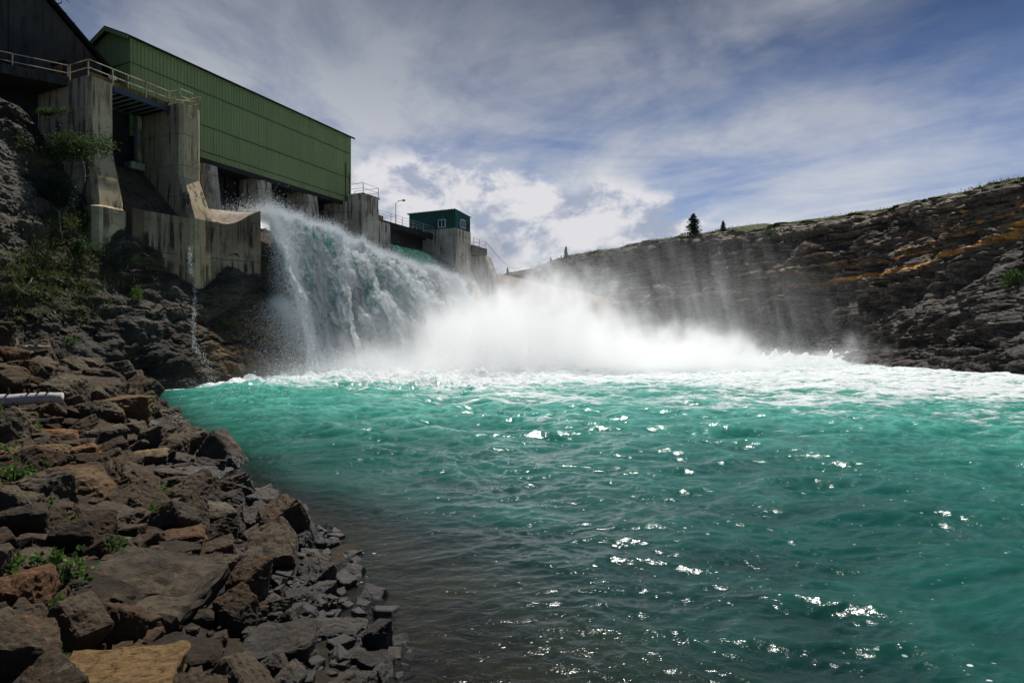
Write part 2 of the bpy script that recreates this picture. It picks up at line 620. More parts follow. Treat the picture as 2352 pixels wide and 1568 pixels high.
def mat_wood(name, c1, c2, knots=True):
    t = NT(name)
    p = t.pos()
    n = t.noise(t.scale(t.objco(), (1, 1, 1)), 5, 6, 0.7)
    col = t.mix(t.ramp(n, 0.3, 0.7), c1, c2)
    if knots:
        k = t.voro(t.scale(p, (0.8, 1, 2.4)), 5.0)
        col = t.mix(t.ramp(k, 0.22, 0.12), col, (0.03, 0.025, 0.02))
        bandn = t.noise(t.scale(p, (6, 2, 1)), 2.2, 4, 0.7)
        col = t.mix(t.ramp(bandn, 0.6, 0.68, 0, 0.8), col, (0.07, 0.055, 0.045))
    return t.done(t.bsdf(col, 0.85, 0.2, normal=t.bump(n, 0.6, 0.02)))


M['birch'] = mat_wood('birch_bark', (0.52, 0.48, 0.44), (0.36, 0.32, 0.28))
M['deadwood'] = mat_wood('bleached_wood', (0.34, 0.30, 0.25), (0.20, 0.17, 0.14), False)
M['bark'] = mat_wood('bark', (0.06, 0.045, 0.032), (0.035, 0.026, 0.02), False)


def mat_river():
    t = NT('glacial_river')
    p = t.pos()
    depth, aer_shade, foam_refl = t.attr('depth'), t.attr('aer_shade'), t.attr('foam')
    # turbid body colour, more air towards the falls; near darkness painted in by distance
    body = t.mix(t.ramp(aer_shade, 0.0, 1.0, smooth=False), (0.004, 0.022, 0.019), (0.020, 0.205, 0.15))
    var = t.noise(t.scale(p, (0.30, 0.55, 1)), 0.8, 4, 0.6)
    body = t.mix(t.ramp(var, 0.3, 0.7, 0.0, 0.35), body, (0.012, 0.14, 0.105))
    cr_ = t.attr('crest')
    body = t.mix(t.math('MULTIPLY', t.math('MULTIPLY', cr_, 0.75), t.ramp(aer_shade, 0.0, 0.8, 0.1, 1.0)), body, (0.15, 0.52, 0.42))  # light scattered through thin crests, painted into the body colour
    r1 = t.noise(t.scale(p, (3.0, 5.0, 3)), 0.9, 5, 0.62, 0.6)
    r2 = t.noise(t.scale(p, (1.0, 1.5, 1)), 9.0, 4, 0.6, 0.4)
    hh = t.math('ADD', t.math('MULTIPLY', r1, 1.0), t.math('MULTIPLY', r2, 0.30))
    nrm = t.bump(hh, 0.7, 0.03)
    deep = t.bsdf(body, 0.15, 0.25, normal=nrm)
    clear = t.n('ShaderNodeBsdfTransparent')
    clear.inputs[0].default_value = (0.50, 0.55, 0.47, 1)
    gl = t.n('ShaderNodeBsdfGlossy')
    gl.inputs['Roughness'].default_value = 0.15
    t.l(nrm, gl.inputs['Normal'])
    fr = t.n('ShaderNodeFresnel')
    fr.inputs[0].default_value = 1.33
    t.l(nrm, fr.inputs['Normal'])
    shallow = t.mixs(fr.outputs[0], clear.outputs[0], gl.outputs[0])
    sh = t.mixs(t.ramp(depth, 0.05, 0.95, 0.0, 1.0), shallow, deep)
    # foam, with mid-range streaks standing in for sky and mist reflections
    f1 = t.noise(t.scale(p, (0.28, 0.75, 1)), 1.0, 7, 0.72, 0.8)
    f2 = t.noise(t.scale(p, (0.9, 2.0, 1)), 1.3, 7, 0.75, 0.5)
    fl = t.math('ADD', t.math('MULTIPLY', f1, 1.05), t.math('ADD', t.math('MULTIPLY', f2, 0.85), -0.45))
    thr = t.math('SUBTRACT', 0.80, t.math('MULTIPLY', foam_refl, 0.55))
    fm = t.ramp(fl, thr, t.math('ADD', thr, 0.24))
    # drifting flecks
    vo = t.voro(t.scale(p, (1.0, 1.25, 1)), 3.6)
    keep = t.ramp(t.noise(t.scale(p, (0.5, 0.8, 1)), 0.7, 4, 0.65), 0.53, 0.63)
    fleck = t.math('MULTIPLY', t.ramp(vo, 0.115, 0.085), keep)
    vo2 = t.voro(t.scale(p, (1.0, 1.4, 1)), 9.0)
    fleck2 = t.math('MULTIPLY', t.ramp(vo2, 0.16, 0.11), t.ramp(t.noise(t.scale(p, (0.8, 1.1, 1)), 1.1, 4, 0.65), 0.57, 0.64))
    fm = t.math('MAXIMUM', fm, t.math('MULTIPLY', t.math('MAXIMUM', fleck, fleck2), 0.9))
    foam = t.bsdf((0.80, 0.84, 0.84), 0.7, 0.2, normal=t.bump(f2, 1.0, 0.25))
    sh = t.mixs(fm, sh, foam)
    return t.done(sh)


M['river'] = mat_river()


def mat_fall():
    t = NT('white_water')
    p = t.pos()
    f = t.attr('foam')
    n = t.noise(t.scale(p, (1, 1, 0.28)), 2.0, 8, 0.75, 0.8)
    n2 = t.noise(t.scale(p, (1, 1, .4)), 8.0, 5, 0.75, .5)
    k = t.math('ADD', f, t.math('ADD', t.math('MULTIPLY', t.math('SUBTRACT', n, 0.5), 1.3), t.math('MULTIPLY', t.math('SUBTRACT', n2, 0.5), 0.7)))
    k = t.ramp(k, 0.12, 0.72)
    col = t.mix(k, (0.20, 0.56, 0.51), (0.93, 0.965, 0.975))
    nrm = t.bump(t.math('ADD', n, t.math('MULTIPLY', n2, 0.5)), 1.0, 0.35)
    df = t.bsdf(col, t.ramp(k, 0, 1, 0.25, 0.8), 0.35, normal=nrm)
    tr = t.n('ShaderNodeBsdfTranslucent')
    t.put(tr.inputs[0], col)
    sh = t.mixs(0.6, df, tr.outputs[0])
    a = t.attr('alpha')
    hole = t.noise(t.scale(p, (1.6, 1.6, 0.9)), 1.6, 7, 0.8)
    op = t.ramp(t.math('ADD', a, t.math('MULTIPLY', t.math('SUBTRACT', hole, 0.5), 1.6)), 0.25, 0.6)
    tp = t.n('ShaderNodeBsdfTransparent')
    return t.done(t.mixs(op, tp.outputs[0], sh))


M['fall'] = mat_fall()


def mat_drop():
    t = NT('spray_droplets')
    df = t.n('ShaderNodeBsdfDiffuse')
    df.inputs[0].default_value = (0.93, 0.95, 0.96, 1)
    tr = t.n('ShaderNodeBsdfTranslucent')
    tr.inputs[0].default_value = (0.93, 0.95, 0.96, 1)
    return t.done(t.mixs(0.5, df.outputs[0], tr.outputs[0]))


M['drop'] = mat_drop()


# ------------------------------------------------------------------ camera, light, sky
cam = bpy.data.cameras.new('camera')
cam.sensor_width = 36
cam.lens = FPX / 2352 * 36
cam.shift_y = -(784 - HOR) / 2352
cam.clip_start, cam.clip_end = 0.05, 6000
co = bpy.data.objects.new('camera', cam)
COL.objects.link(co)
co.location = (0, 0, H)
co.rotation_euler = (R(90), 0, 0)
SC.camera = co

SUN_AZ, SUN_EL = 12.0, 63.0
sd = bpy.data.lights.new('sun', 'SUN')
sd.energy = 4.6
sd.angle = R(0.5)
sd.color = (1.0, 0.97, 0.92)
so = bpy.data.objects.new('sun', sd)
COL.objects.link(so)
sv = Vector((math.sin(R(SUN_AZ)) * math.cos(R(SUN_EL)), math.cos(R(SUN_AZ)) * math.cos(R(SUN_EL)), math.sin(R(SUN_EL))))
so.rotation_euler = sv.to_track_quat('Z', 'Y').to_euler()


def make_world():
    w = bpy.data.worlds.new('World')
    SC.world = w
    w.use_nodes = True
    t = NT.__new__(NT)
    t.t = w.node_tree
    t.t.nodes.clear()
    out = t.n('ShaderNodeOutputWorld')
    bg = t.n('ShaderNodeBackground')
    bg.inputs[1].default_value = 0.058
    sky = t.n('ShaderNodeTexSky', sky_type='NISHITA')
    sky.sun_disc = False
    sky.sun_elevation = R(SUN_EL)
    sky.sun_rotation = R(SUN_AZ)
    sky.altitude = 1200
    sky.air_density = 1.0
    sky.dust_density = 0.4
    sky.ozone_density = 2.0
    gen = t.n('ShaderNodeTexCoord').outputs['Generated']
    d = t.vmath('NORMALIZE', gen)
    x, y, z = t.xyz(d)
    # azimuth right of forward and elevation, in radians
    az = t.math('ARCTAN2', x, y)
    el = t.math('ARCSINE', z)
    zz = t.math('ADD', t.math('MAXIMUM', z, 0.0), 0.10)
    cx = t.n('ShaderNodeCombineXYZ')
    t.l(t.math('DIVIDE', x, zz), cx.inputs[0])
    t.l(t.math('DIVIDE', y, zz), cx.inputs[1])
    q = cx.outputs[0]
    ca = t.n('ShaderNodeCombineXYZ')
    t.l(az, ca.inputs[0])
    t.l(el, ca.inputs[1])
    ae = ca.outputs[0]

    def blob(a0, e0, ra, re, rot=0.0):
        v = t.vmath('SUBTRACT', ae, (R(a0), R(e0), 0))
        if rot:
            rn = t.n('ShaderNodeVectorRotate', rotation_type='Z_AXIS')
            t.l(v, rn.inputs['Vector'])
            rn.inputs['Angle'].default_value = R(-rot)
            v = rn.outputs[0]
        v = t.vmath('DIVIDE', v, (R(ra), R(re), 1))
        l2 = t.vmath('DOT_PRODUCT', v, v)
        return t.math('EXPONENT', t.math('MULTIPLY', l2, -1.0))
    # veil of cirrus: wide soft wash, drawn out towards the upper right
    warp = t.noise(ae, 3.0, 4, 0.6)
    rq = t.n('ShaderNodeVectorRotate', rotation_type='Z_AXIS')
    t.l(q, rq.inputs['Vector'])
    rq.inputs['Angle'].default_value = R(56)
    st = t.noise(t.scale(rq.outputs[0], (0.6, 1.35, 1)), 1.1, 9, 0.6, 0.9)
    soft = t.noise(q, 1.0, 9, 0.62, 0.5)
    cov = t.math('ADD', t.math('ADD', blob(-8, 21, 24, 10, 6), t.math('MULTIPLY', blob(24, 27, 20, 3.6, 9), 0.75)),
                 t.math('ADD', t.math('MULTIPLY', blob(-27, 27, 16, 10), 0.65), t.math('MULTIPLY', blob(14, 16.5, 16, 1.7, 12), 0.38)))
    cov = t.math('ADD', cov, t.math('ADD', t.math('MULTIPLY', blob(14, 5, 28, 5.5), 0.65), t.math('MULTIPLY', blob(30, 13, 22, 10), 0.6)))
    tx = t.math('ADD', t.math('MULTIPLY', st, 0.42), t.math('MULTIPLY', soft, 0.58))
    ci = t.math('MULTIPLY', t.ramp(cov, 0.0, 0.95, smooth=False), t.ramp(tx, 0.28, 0.63))
    ci = t.math('ADD', ci, t.math('MULTIPLY', t.ramp(tx, 0.45, 0.75), 0.2))
    # cumulus low in the middle
    rg = t.math('ADD', t.math('ADD', blob(-9, 11.5, 10, 4.8), t.math('ADD', blob(2, 10, 11, 4.4), t.math('MULTIPLY', blob(10, 9, 8, 3.6), .8))), t.math('MULTIPLY', blob(-17, 9, 9, 4), 0.7))
    cn = t.noise(t.scale(ae, (1.0, 1.45, 1)), 8.5, 10, 0.60, 0.3)
    cn2 = t.noise(t.scale(t.vmath('ADD', ae, (0.02, -0.045, 0)), (1.0, 1.45, 1)), 8.5, 10, 0.60, 0.3)
    cu = t.ramp(t.math('ADD', cn, t.math('MULTIPLY', rg, 0.32)), 0.58, 0.74)
    cu = t.math('MULTIPLY', cu, t.ramp(rg, 0.12, 0.5))
    shade = t.ramp(t.math('SUBTRACT', cn2, cn), -0.08, 0.11)
    lit = t.mix(shade, (11.2, 11.1, 11.5), (5.4, 6.1, 7.8))
    white = t.mix(t.ramp(el, R(8), R(32)), (10.0, 10.3, 10.9), (4.0, 4.45, 5.3))
    base = t.mix(1.0, sky.outputs[0], (0.60, 0.78, 1.06), 'MULTIPLY')
    deep = t.mix(t.ramp(el, R(13), R(32), 0.0, 0.95), base, (0.26, 0.58, 1.5))  # high sky darkened further, some lens vignetting painted in
    c = t.mix(t.math('MINIMUM', ci, 0.92), deep, white)
    c = t.mix(t.math('MULTIPLY', cu, 0.95), c, lit)
    dk = t.math('MULTIPLY', t.math('ADD', blob(-2.5, 7.6, 2.6, 2.2), t.math('MULTIPLY', blob(-13, 8.0, 3.2, 2.4), 0.9)), t.ramp(cn, 0.35, 0.6))
    c = t.mix(t.math('MULTIPLY', dk, 0.75, clamp=True), c, (1.9, 2.7, 4.3))
    t.l(c, bg.inputs[0])
    t.l(bg.outputs[0], out.inputs[0])


make_world()
SC.view_settings.view_transform = 'Standard'
SC.view_settings.look = 'None'
SC.view_settings.exposure = 0.22
SC.view_settings.gamma = 1.0
SC.cycles.volume_bounces = 12
SC.cycles.max_bounces = 14
SC.cycles.transparent_max_bounces = 12
SC.cycles.diffuse_bounces = 3
SC.cycles.volume_step_rate = 1.0
SC.cycles.volume_max_steps = 64
SC.cycles.use_denoising = True
SC.cycles.denoiser = 'OPENIMAGEDENOISE'
SC.cycles.denoising_input_passes = 'RGB_ALBEDO_NORMAL'
SC.cycles.denoising_prefilter = 'ACCURATE'
SC.cycles.sample_clamp_indirect = 6.0

# ------------------------------------------------------------------ bank height
SHORE = np.array([(-40, 60), (-24.5, 41), (-22.2, 35.8), (-14.8, 24.9), (-10.4, 18.7), (-7.8, 15.4), (-6.0, 13.2), (-3.6, 10.7),
                  (-2.75, 8.96), (-1.8, 6.8), (-1.25, 5.6), (0.0, 3.6), (2.4, 1.0), (7, -3), (14, -12)], dtype=float)


def shore_dist(X, Y):
    X, Y = np.asarray(X, float), np.asarray(Y, float)
    best = np.full(X.shape, 1e9)
    sg = np.ones(X.shape)
    for a, b in zip(SHORE[:-1], SHORE[1:]):
        d = b - a
        L = np.hypot(*d)
        u = np.clip(((X - a[0]) * d[0] + (Y - a[1]) * d[1]) / L ** 2, 0, 1)
        qx, qy = X - (a[0] + u * d[0]), Y - (a[1] + u * d[1])
        dist = np.hypot(qx, qy)
        s = np.where(qx * d[1] - qy * d[0] > 0, 1, -1)
        m = dist < best
        best = np.where(m, dist, best)
        sg = np.where(m, s, sg)
    return best * sg


def G(X, Y):
    d = shore_dist(X, Y)
    Y = np.asarray(Y, float)
    sl = 0.30 - 0.10 * sstep(6, 11, Y) + 0.32 * sstep(14, 22, Y)
    up = sl * np.minimum(d, 5.5) + 0.15 * np.maximum(d - 5.5, 0)
    dn = np.maximum((0.42 - 0.27 * sstep(15, 8, Y)) * d, -3.0)
    return np.where(d > 0, up, dn)


def Gf(x, y):
    return float(G(np.array([x]), np.array([y]))[0])


def ground_hit(px, py):
    """distance at which the line of sight through a picture point meets the bank"""
    ds = np.linspace(2.0, 60, 4000)
    X = (px - 1176) / FPX * ds
    Z = H + (HOR - py) / FPX * ds
    m = np.nonzero(Z <= np.maximum(G(X, ds), -0.15))[0]
    return float(ds[m[0]]) if len(m) else 40.0


# ------------------------------------------------------------------ setting: bank, river, bed
gx = np.concatenate([[-400, -200, -100, -60], np.arange(-46, 8, 0.3), [12, 20, 40, 80, 160, 400]])
gy = np.concatenate([[-60, -30, -12], np.arange(-5, 46, 0.3), [60, 90, 150, 300, 700]])
XX, YY = np.meshgrid(gx, gy)
Z = G(XX.ravel(), YY.ravel())
pp = np.stack([XX.ravel(), YY.ravel(), Z], 1)
inner = (pp[:, 0] > -45) & (pp[:, 0] < 10) & (pp[:, 1] < 45)
pp[:, 2] += np.where(inner, 0.16 * fbm(pp * 0.9, 4), 0)
bank = fast_mesh('ground', pp, gridF(len(gy), len(gx)), M['ground'])
tag(bank, 'dark stony soil of the near bank under the boulders', kind='structure')


def impact(X, Y):
    """how much the falls stir the river at a point, and how high it heaps"""
    rx, ry = X - FX, Y - FY
    s = rx * AX + ry * AY
    t = rx * NX + ry * NY
    pool = np.exp(-((np.maximum(np.abs(s - 24) - 16, 0) / 9.0) ** 2) - ((np.maximum(np.abs(t - 17) - 5, 0) / 7.0) ** 2))
    ridge = np.exp(-((Y - (66 + 0.42 * X)) / 5.0) ** 2) * sstep(-4, 10, X) * sstep(62, 46, X)
    return pool, ridge


na, nr = 1080, 760
ang = np.concatenate([np.linspace(R(-66), R(-47.2), 60), np.linspace(R(-47), R(47), na - 120), np.linspace(R(47.2), R(66), 60)])
rad = np.concatenate([np.geomspace(2.2, 190, nr - 4), [260, 400, 900, 4000]])
A_, R_ = np.meshgrid(ang, rad)
WX, WY = (R_ * np.sin(A_)).ravel(), (R_ * np.cos(A_)).ravel()
sdv = shore_dist(WX, WY)
pool, ridge = impact(WX, WY)
fl = np.hypot(WX, WY)
p3 = np.stack([WX, WY, np.zeros_like(WX)], 1)
warp = 0.9 * fbm(p3 * 0.22 + 31, 2)
q = p3 + np.stack([warp, warp * 0.6, 0 * warp], 1)
big = 1 - np.abs(perlin(q * np.array([0.26, 0.42, 1]) + 3.3)) * 2.0
mid = 1 - np.abs(perlin(q * np.array([0.75, 1.25, 1]) + 7.7)) * 2.0
sm = 1 - np.abs(perlin(q * np.array([1.9, 3.1, 1]) + 1.9)) * 2.0
calm = sstep(0.2, -5.0, sdv)
rough = 0.62 + 0.38 * sstep(6, 22, fl)
wz = calm * rough * ((0.10 + 0.14 * sstep(8, 24, fl)) * big + 0.085 * mid) + (0.25 + 0.75 * calm) * (rough * 0.034 * sm + 0.011 * (1 - 2 * np.abs(perlin(q * np.array([4.0, 6.6, 1.0])))) + 0.006 * perlin(q * np.array([9.0, 15.0, 1.0]) + 5))
boil = billow(q * np.array([0.55, 0.7, 1.0]) + 50, 4, 0.55)
fade_far = sstep(200, 120, fl)
wz = (wz + pool * (0.30 + 0.45 * boil) + ridge * (0.75 + 0.85 * boil)) * fade_far
foam = 0.64 * sstep(22, 48, fl + 0.10 * WX + 11 * fbm(q * np.array([.05, .11, 1]), 3)) + 0.5 * pool + 0.55 * ridge
crest = np.clip((big * 0.6 + mid * 0.4 - 0.62) * 2.0, 0, 1)
foam = foam + 0.22 * sstep(9, 26, fl) * crest + 0.27 * sstep(9, 26, fl)  # crest foam, plus pale reflection streaks painted as foam at mid range
crs = np.clip(0.30 * big + 0.35 * mid + 0.35 * sm + 0.12, 0, 1) ** 2.4
lee = sstep(2, -14, WX) * sstep(50, 36, fl) * 0.5
foam = np.clip(foam - lee, 0.0, 1.1)
aer_shade = np.clip(sstep(8, 38, fl) * 0.97 + 0.04, 0, 1) * (0.45 + 0.55 * sstep(-1.0, -8.0, sdv))  # aeration, with darkness near the camera painted in
V = np.stack([WX, WY, wz], 1)
river = fast_mesh('river', V, gridF(len(rad), na), M['river'], attrs={'depth': np.maximum(-G(WX, WY), 0), 'aer_shade': aer_shade, 'foam': foam, 'crest': crs})
tag(river, 'choppy turquoise river with white foam below the falls', kind='structure')

# ------------------------------------------------------------------ left rock face
_s = np.array([-60, -34, -22, -14, -9.2, -7.0, -5.6, -4.4, -3.2, -2.0, -0.5, 1.2, 2.2, 3.4, 5.0, 6.5, 9, 36, 48])
_tt = np.array([9, 7, 5.0, 3.2, 1.4, 2.0, 3.4, 4.9, 5.0, 5.2, 5.4, 5.7, 5.9, 6.2, 6.6, 6.8, 6.5, 6.5, 5.0])
_zt = np.array([15, 15, 15.2, 15.4, 15.2, 13.8, 10.0, 7.3, 7.6, 6.6, 5.8, 4.5, 5.0, 6.4, 7.0, 7.4, 8.6, 8.6, 7])
_tb = np.array([20, 17, 15.0, 12.5, 11.2, 9.8, 9.6, 9.8, 10.2, 10.6, 11.0, 11.4, 11.3, 10.8, 10.2, 9.6, 8.6, 8.6, 8.0])
ns, nz = 520, 260
ss = np.concatenate([np.linspace(-60, -16, 60), np.linspace(-15.8, 9, ns - 110), np.linspace(9.4, 48, 50)])
vv = np.linspace(0, 1, nz)
S_, V_ = np.meshgrid(ss, vv)
tt, zt, tb = (np.interp(S_, _s, a) for a in (_tt, _zt, _tb))
zr = -H - 1.2 + (zt + H + 1.2) * V_
prof = 1 - (V_ ** 0.85)
bulge = 0.9 * np.exp(-((V_ - 0.45) / 0.2) ** 2)
T_ = tt + (tb - tt) * prof + bulge * 0.6
base = np.stack([FX + S_ * AX + T_ * NX, FY + S_ * AY + T_ * NY, H + zr], 2)
f = base.reshape(-1, 3)
nz1 = 1.5 * fbm(f * np.array([0.16, 0.16, 0.2]), 4) + 0.32 * billow(f * np.array([0.35, 0.35, 1.1]) + 8, 5)
lz = f[:, 2] + 0.8 * fbm(f * 0.2 + 4, 3) + 0.10 * f[:, 0]
lz = lz + 0.5 * fbm(f * np.array([.9, .9, .5]) + 2, 4)
brk = sstep(-.3, .35, fbm(f * .35 + 40, 3))
blk = np.floor(5 * fbm(f * np.array([.42, .42, .9]) + 13, 3)) / 5
ledge = brk * (-0.26 * ((lz * 0.8) % 1.0) - 0.15 * ((lz * 2.1 + 0.3) % 1.0)) + .26 * blk
off = nz1 * 0.55 + ledge + 0.10 * fbm(f * 2.1, 3)
edge = np.clip(V_.ravel() * 30, 0, 1)
nn = np.array([NX, NY, 0.15])
f = f + (off * 0.85)[:, None] * nn
sr = S_.ravel()
tan = sstep(-3.5, 2.0, sr - 0.3 * (f[:, 2] - 3)) * sstep(7.5, 3.0, f[:, 2]) * sstep(14, 7, sr)  # painted patch of sunlight with a slanting edge
moss = sstep(1.0, -2.0, sr) * np.exp(-((f[:, 2] - 9.0) / 2.6) ** 2) + 0.7 * sstep(-6, -9, sr) * sstep(12, 15, f[:, 2])
lf = fast_mesh('rock_face', f, gridF(nz, len(ss)), M['shale'], attrs={'tan': tan, 'moss': np.clip(moss, 0, 1)}, smooth=False)
tag(lf, 'dark layered rock face under the concrete piers', 'cliff', kind='structure')
LBVH = BVHTree.FromPolygons([tuple(v) for v in f], [tuple(int(i) for i in q_) for q_ in gridF(nz, len(ss))])


def on_left_cliff(px, py):
    o = Vector((0, 0, H))
    d = (P(px, py, 1.0) - o).normalized()
    h = LBVH.ray_cast(o, d)
    return (h[0], h[1]) if h[0] is not None else (P(px, py, 39), -d)


# ------------------------------------------------------------------ right cliff
ctrl = np.array([(36, 8), (44, 28), (50, 48), (53.5, 64), (58, 80), (58.5, 94), (54, 108), (46, 121), (37.5, 136), (29, 150), (17, 170), (6, 192), (-6, 215), (-30, 250), (-80, 300)], float)
ztop = np.array([17, 18.5, 20.5, 22.2, 23.8, 25.0, 26.2, 27.0, 27.8, 28.6, 29.2, 28.8, 27.6, 26, 26])
cl = np.concatenate([[0], np.cumsum(np.hypot(*np.diff(ctrl, axis=0).T))])
nu = 760
us = np.linspace(0, cl[-1], nu)
# finer sampling where it is near


def smooth_interp(us, cl, vals):
    v = np.interp(us, cl, vals)
    k = np.hanning(61); k /= k.sum()
    return np.convolve(np.pad(v, 30, mode='edge'), k, mode='valid')


px_, py_, zt_ = (smooth_interp(us, cl, a) for a in (ctrl[:, 0], ctrl[:, 1], ztop))
zt_ = zt_ + 1.1 * fbm(np.stack([us * 0.05, us * 0 + 2, us * 0], 1), 3) + 0.25 * fbm(np.stack([us * 0.3, us * 0 + 2, us * 0], 1), 3)
tx_, ty_ = np.gradient(px_), np.gradient(py_)
ln = np.hypot(tx_, ty_)
ox, oy = ty_ / ln, -tx_ / ln          # away from the river
vrow = np.concatenate([np.linspace(0, 1, 210), [1.02, 1.06, 1.13, 1.25, 1.5, 2.0, 3.0, 6.0, 14.0]])
U_, V_ = np.meshgrid(np.arange(nu), vrow)
zt2 = zt_[U_]
Vc = np.minimum(V_, 1.0)
z = -1.0 + (zt2 + 1.0) * Vc
set_ = np.where(z < 13, (z - 13) * 0.5, (z - 13) * 0.42)
brink = np.maximum(Vc - 0.9, 0) / 0.1
set_ = set_ + 4.2 * brink ** 2
back = np.maximum(V_ - 1, 0)
set_ = set_ + back * 16
z = z + np.minimum(back * 4, 2.2) * 0.8
base = np.stack([px_[U_] + ox[U_] * set_, py_[U_] + oy[U_] * set_, z], 2).reshape(-1, 3)
strat = base[:, 2] - 0.9 * sstep(92, 60, base[:, 1]) * 2.2 + 0.012 * (base[:, 1] - 110)
fz = base.copy()
lzz = strat + 0.8 * fbm(base * 0.09, 3) + 0.45 * fbm(base * np.array([.35, .35, .5]) + 21, 3)
bk = 0.25 + 0.75 * sstep(-.35, .3, fbm(base * np.array([.14, .14, .3]) + 33, 3))
bl = np.floor(5 * fbm(base * np.array([.22, .22, .35]) + 3, 3)) / 5
led = 0.42 * ((lzz * 0.55) % 1.0) + 0.26 * ((lzz * 1.35 + .4) % 1.0) + 0.13 * ((lzz * 3.3 + .1) % 1.0)
ms = (V_.ravel() <= 1.0)
lowz = sstep(11, 7, strat)
off = 1.9 * fbm(base * np.array([0.06, 0.06, 0.09]) + 5, 4) + (0.8 - .5 * lowz) * billow(base * np.array([0.2, 0.2, 0.30]) + 2, 4)
gul = (1.2 - .7 * sstep(11, 7, strat)) * billow(np.stack([us[U_].ravel() * 0.085, base[:, 2] * 0.03, base[:, 2] * 0], 1) + 11, 3)
off = off + gul + 0.22 * fbm(base * np.array([0.8, 0.8, 1.2]), 4)
dipz = base[:, 2] + 0.16 * base[:, 1] + 0.5 * fbm(base * 0.12 + 7, 3)
led2 = 0.55 * ((dipz * 0.7) % 1.0) + 0.3 * ((dipz * 1.9) % 1.0)
off = (off + 1.1 * bl - led * bk * 2.2 * (1 - lowz) - led2 * bk * 1.2 * lowz) * np.where(ms, 1.0, 0.25) * sstep(1.04, 0.97, V_.ravel() * 0.99)
fz[:, 0] += ox[U_].ravel() * off
fz[:, 1] += oy[U_].ravel() * off
vr = V_.ravel()
rim = sstep(0.84, 0.92, vr) * sstep(1.06, 1.0, vr) * sstep(0.0, 0.3, 0.35 + fbm(base * 0.05 + 9, 3))
gr = 1.1 * sstep(0.92, 0.98, vr) + 0.25 * sstep(0.72, 0.9, vr) - 0.35
warm = sstep(135, 88, base[:, 1])
rc = fast_mesh('cliff', fz, gridF(len(vrow), nu), M['cliff'], smooth=False,
               attrs={'strat': strat, 'rim': rim, 'grass': np.clip(gr, -0.6, 1), 'warm': warm})
tag(rc, 'dark layered cliff with orange beds across the river', 'cliff', kind='structure')
RF = gridF(len(vrow), nu)
RBVH = BVHTree.FromPolygons([tuple(v) for v in fz], [tuple(int(i) for i in q_) for q_ in RF])


def on_right_cliff(px, py):
    o = Vector((0, 0, H))
    d = (P(px, py, 1.0) - o).normalized()
    h = RBVH.ray_cast(o, d)
    return (h[0], h[1]) if h[0] is not None else (P(px, py, 120), -d)


# rocky point in front of the cliff
nu2, nv2 = 240, 70
uu = np.linspace(0, 1, nu2)
vv = np.linspace(0, 1, nv2)
U2, V2 = np.meshgrid(uu, vv)
pa, pb = np.array([50.5, 86.0]), np.array([62.0, 40.0])
mid_ = np.stack([pa[0] - 4.0 - 3.5 * (1 - U2) + (pb[0] - pa[0]) * U2 - 9.0 * np.sin(U2 * math.pi * 0.75), pa[1] + (pb[1] - pa[1]) * U2], 2)
hgt = np.interp(U2, [0, 0.08, 0.3, 0.6, 0.8, 1], [0.4, 1.3, 1.9, 3.0, 4.4, 5.0])
wid = np.interp(U2, [0, 0.1, 0.5, 1], [1.0, 4.0, 8.0, 13.0])
a = (V2 - 0.0) * math.pi * 0.62
bx = mid_[:, :, 0] + (1 - np.cos(a)) * wid
bz = -1.0 + (hgt + 1.0) * np.sin(np.minimum(a, math.pi / 2)) ** 0.75
bp = np.stack([bx, mid_[:, :, 1] + 0.3 * (1 - np.cos(a)) * wid, bz], 2).reshape(-1, 3)
off = 0.6 * fbm(bp * 0.3, 4) + 0.5 * billow(bp * np.array([0.45, 0.45, 0.9]), 5)
bp += np.stack([-off, -0.5 * off, 0.5 * off * sstep(0, 2, bp[:, 2])], 1)
zz_ = np.zeros(len(bp))
pt = fast_mesh('rocky_point', bp, gridF(nv2, nu2), M['cliff'], smooth=False,
               attrs={'strat': bp[:, 2] * 0.6, 'rim': zz_, 'grass': zz_ - 0.6, 'warm': zz_})
tag(pt, 'low dark rock ledge jutting into the foam below the cliff', 'rock ledge', kind='structure')

# ------------------------------------------------------------------ the dam
ZT = 17.4          # deck level
ZB = 15.4          # underside of the gate house
dam = empty('spillway_dam', D(2, 4, -H), 'weathered concrete spillway dam with stained piers, chute and flip lip above the falls', 'dam')


def dpart(name, mb, mat, parent=None, label=None, smooth=False):
    o = mb.build(name, mat, parent or dam, smooth)
    if label: o['label'] = label
    return o


# pier beside the rock face, pier next to it, three under the green building
dpart('pier', MB().pier([(1.5, -5.5, -3.2, -6, 4.9, .3), (8.6, -5.5, -3.2, -6, 4.86, .3), (8.75, -5.3, -3.22, -6, 4.62, .3), (10.4, -5.15, -3.26, -6, 4.16, .28),
                         (12.8, -5.0, -3.3, -6, 3.42, .25), (ZT, -5.0, -3.3, -6, 3.4, .25)]), M['concrete'], label='tall pier beside the rock face with a pale chamfer')
dpart('pier', MB().pier([(2, .55, 2.6, -6, 6.05, .25), (8.8, .6, 2.55, -6, 6.0, .25), (12.0, .74, 2.48, -6, 4.62, .25), (ZT, .74, 2.48, -6, 4.6, .25)]),
      M['concrete'], label='tall pier with a white splash of lime on its sloping foot')
o_ = MB()
for (s0, s1) in ((6.2, 7.96), (12.3, 14.0), (18.4, 20.2)):
    dpart('pier', MB().pier([(3, s0, s1, -6, 1.7, .3), (10.5, s0, s1, -6, .55, .3), (15.1, s0, s1, -6, -.1, .3), (15.28, s0, s1, -6, -.1, .3)]), M['concrete_grey'])
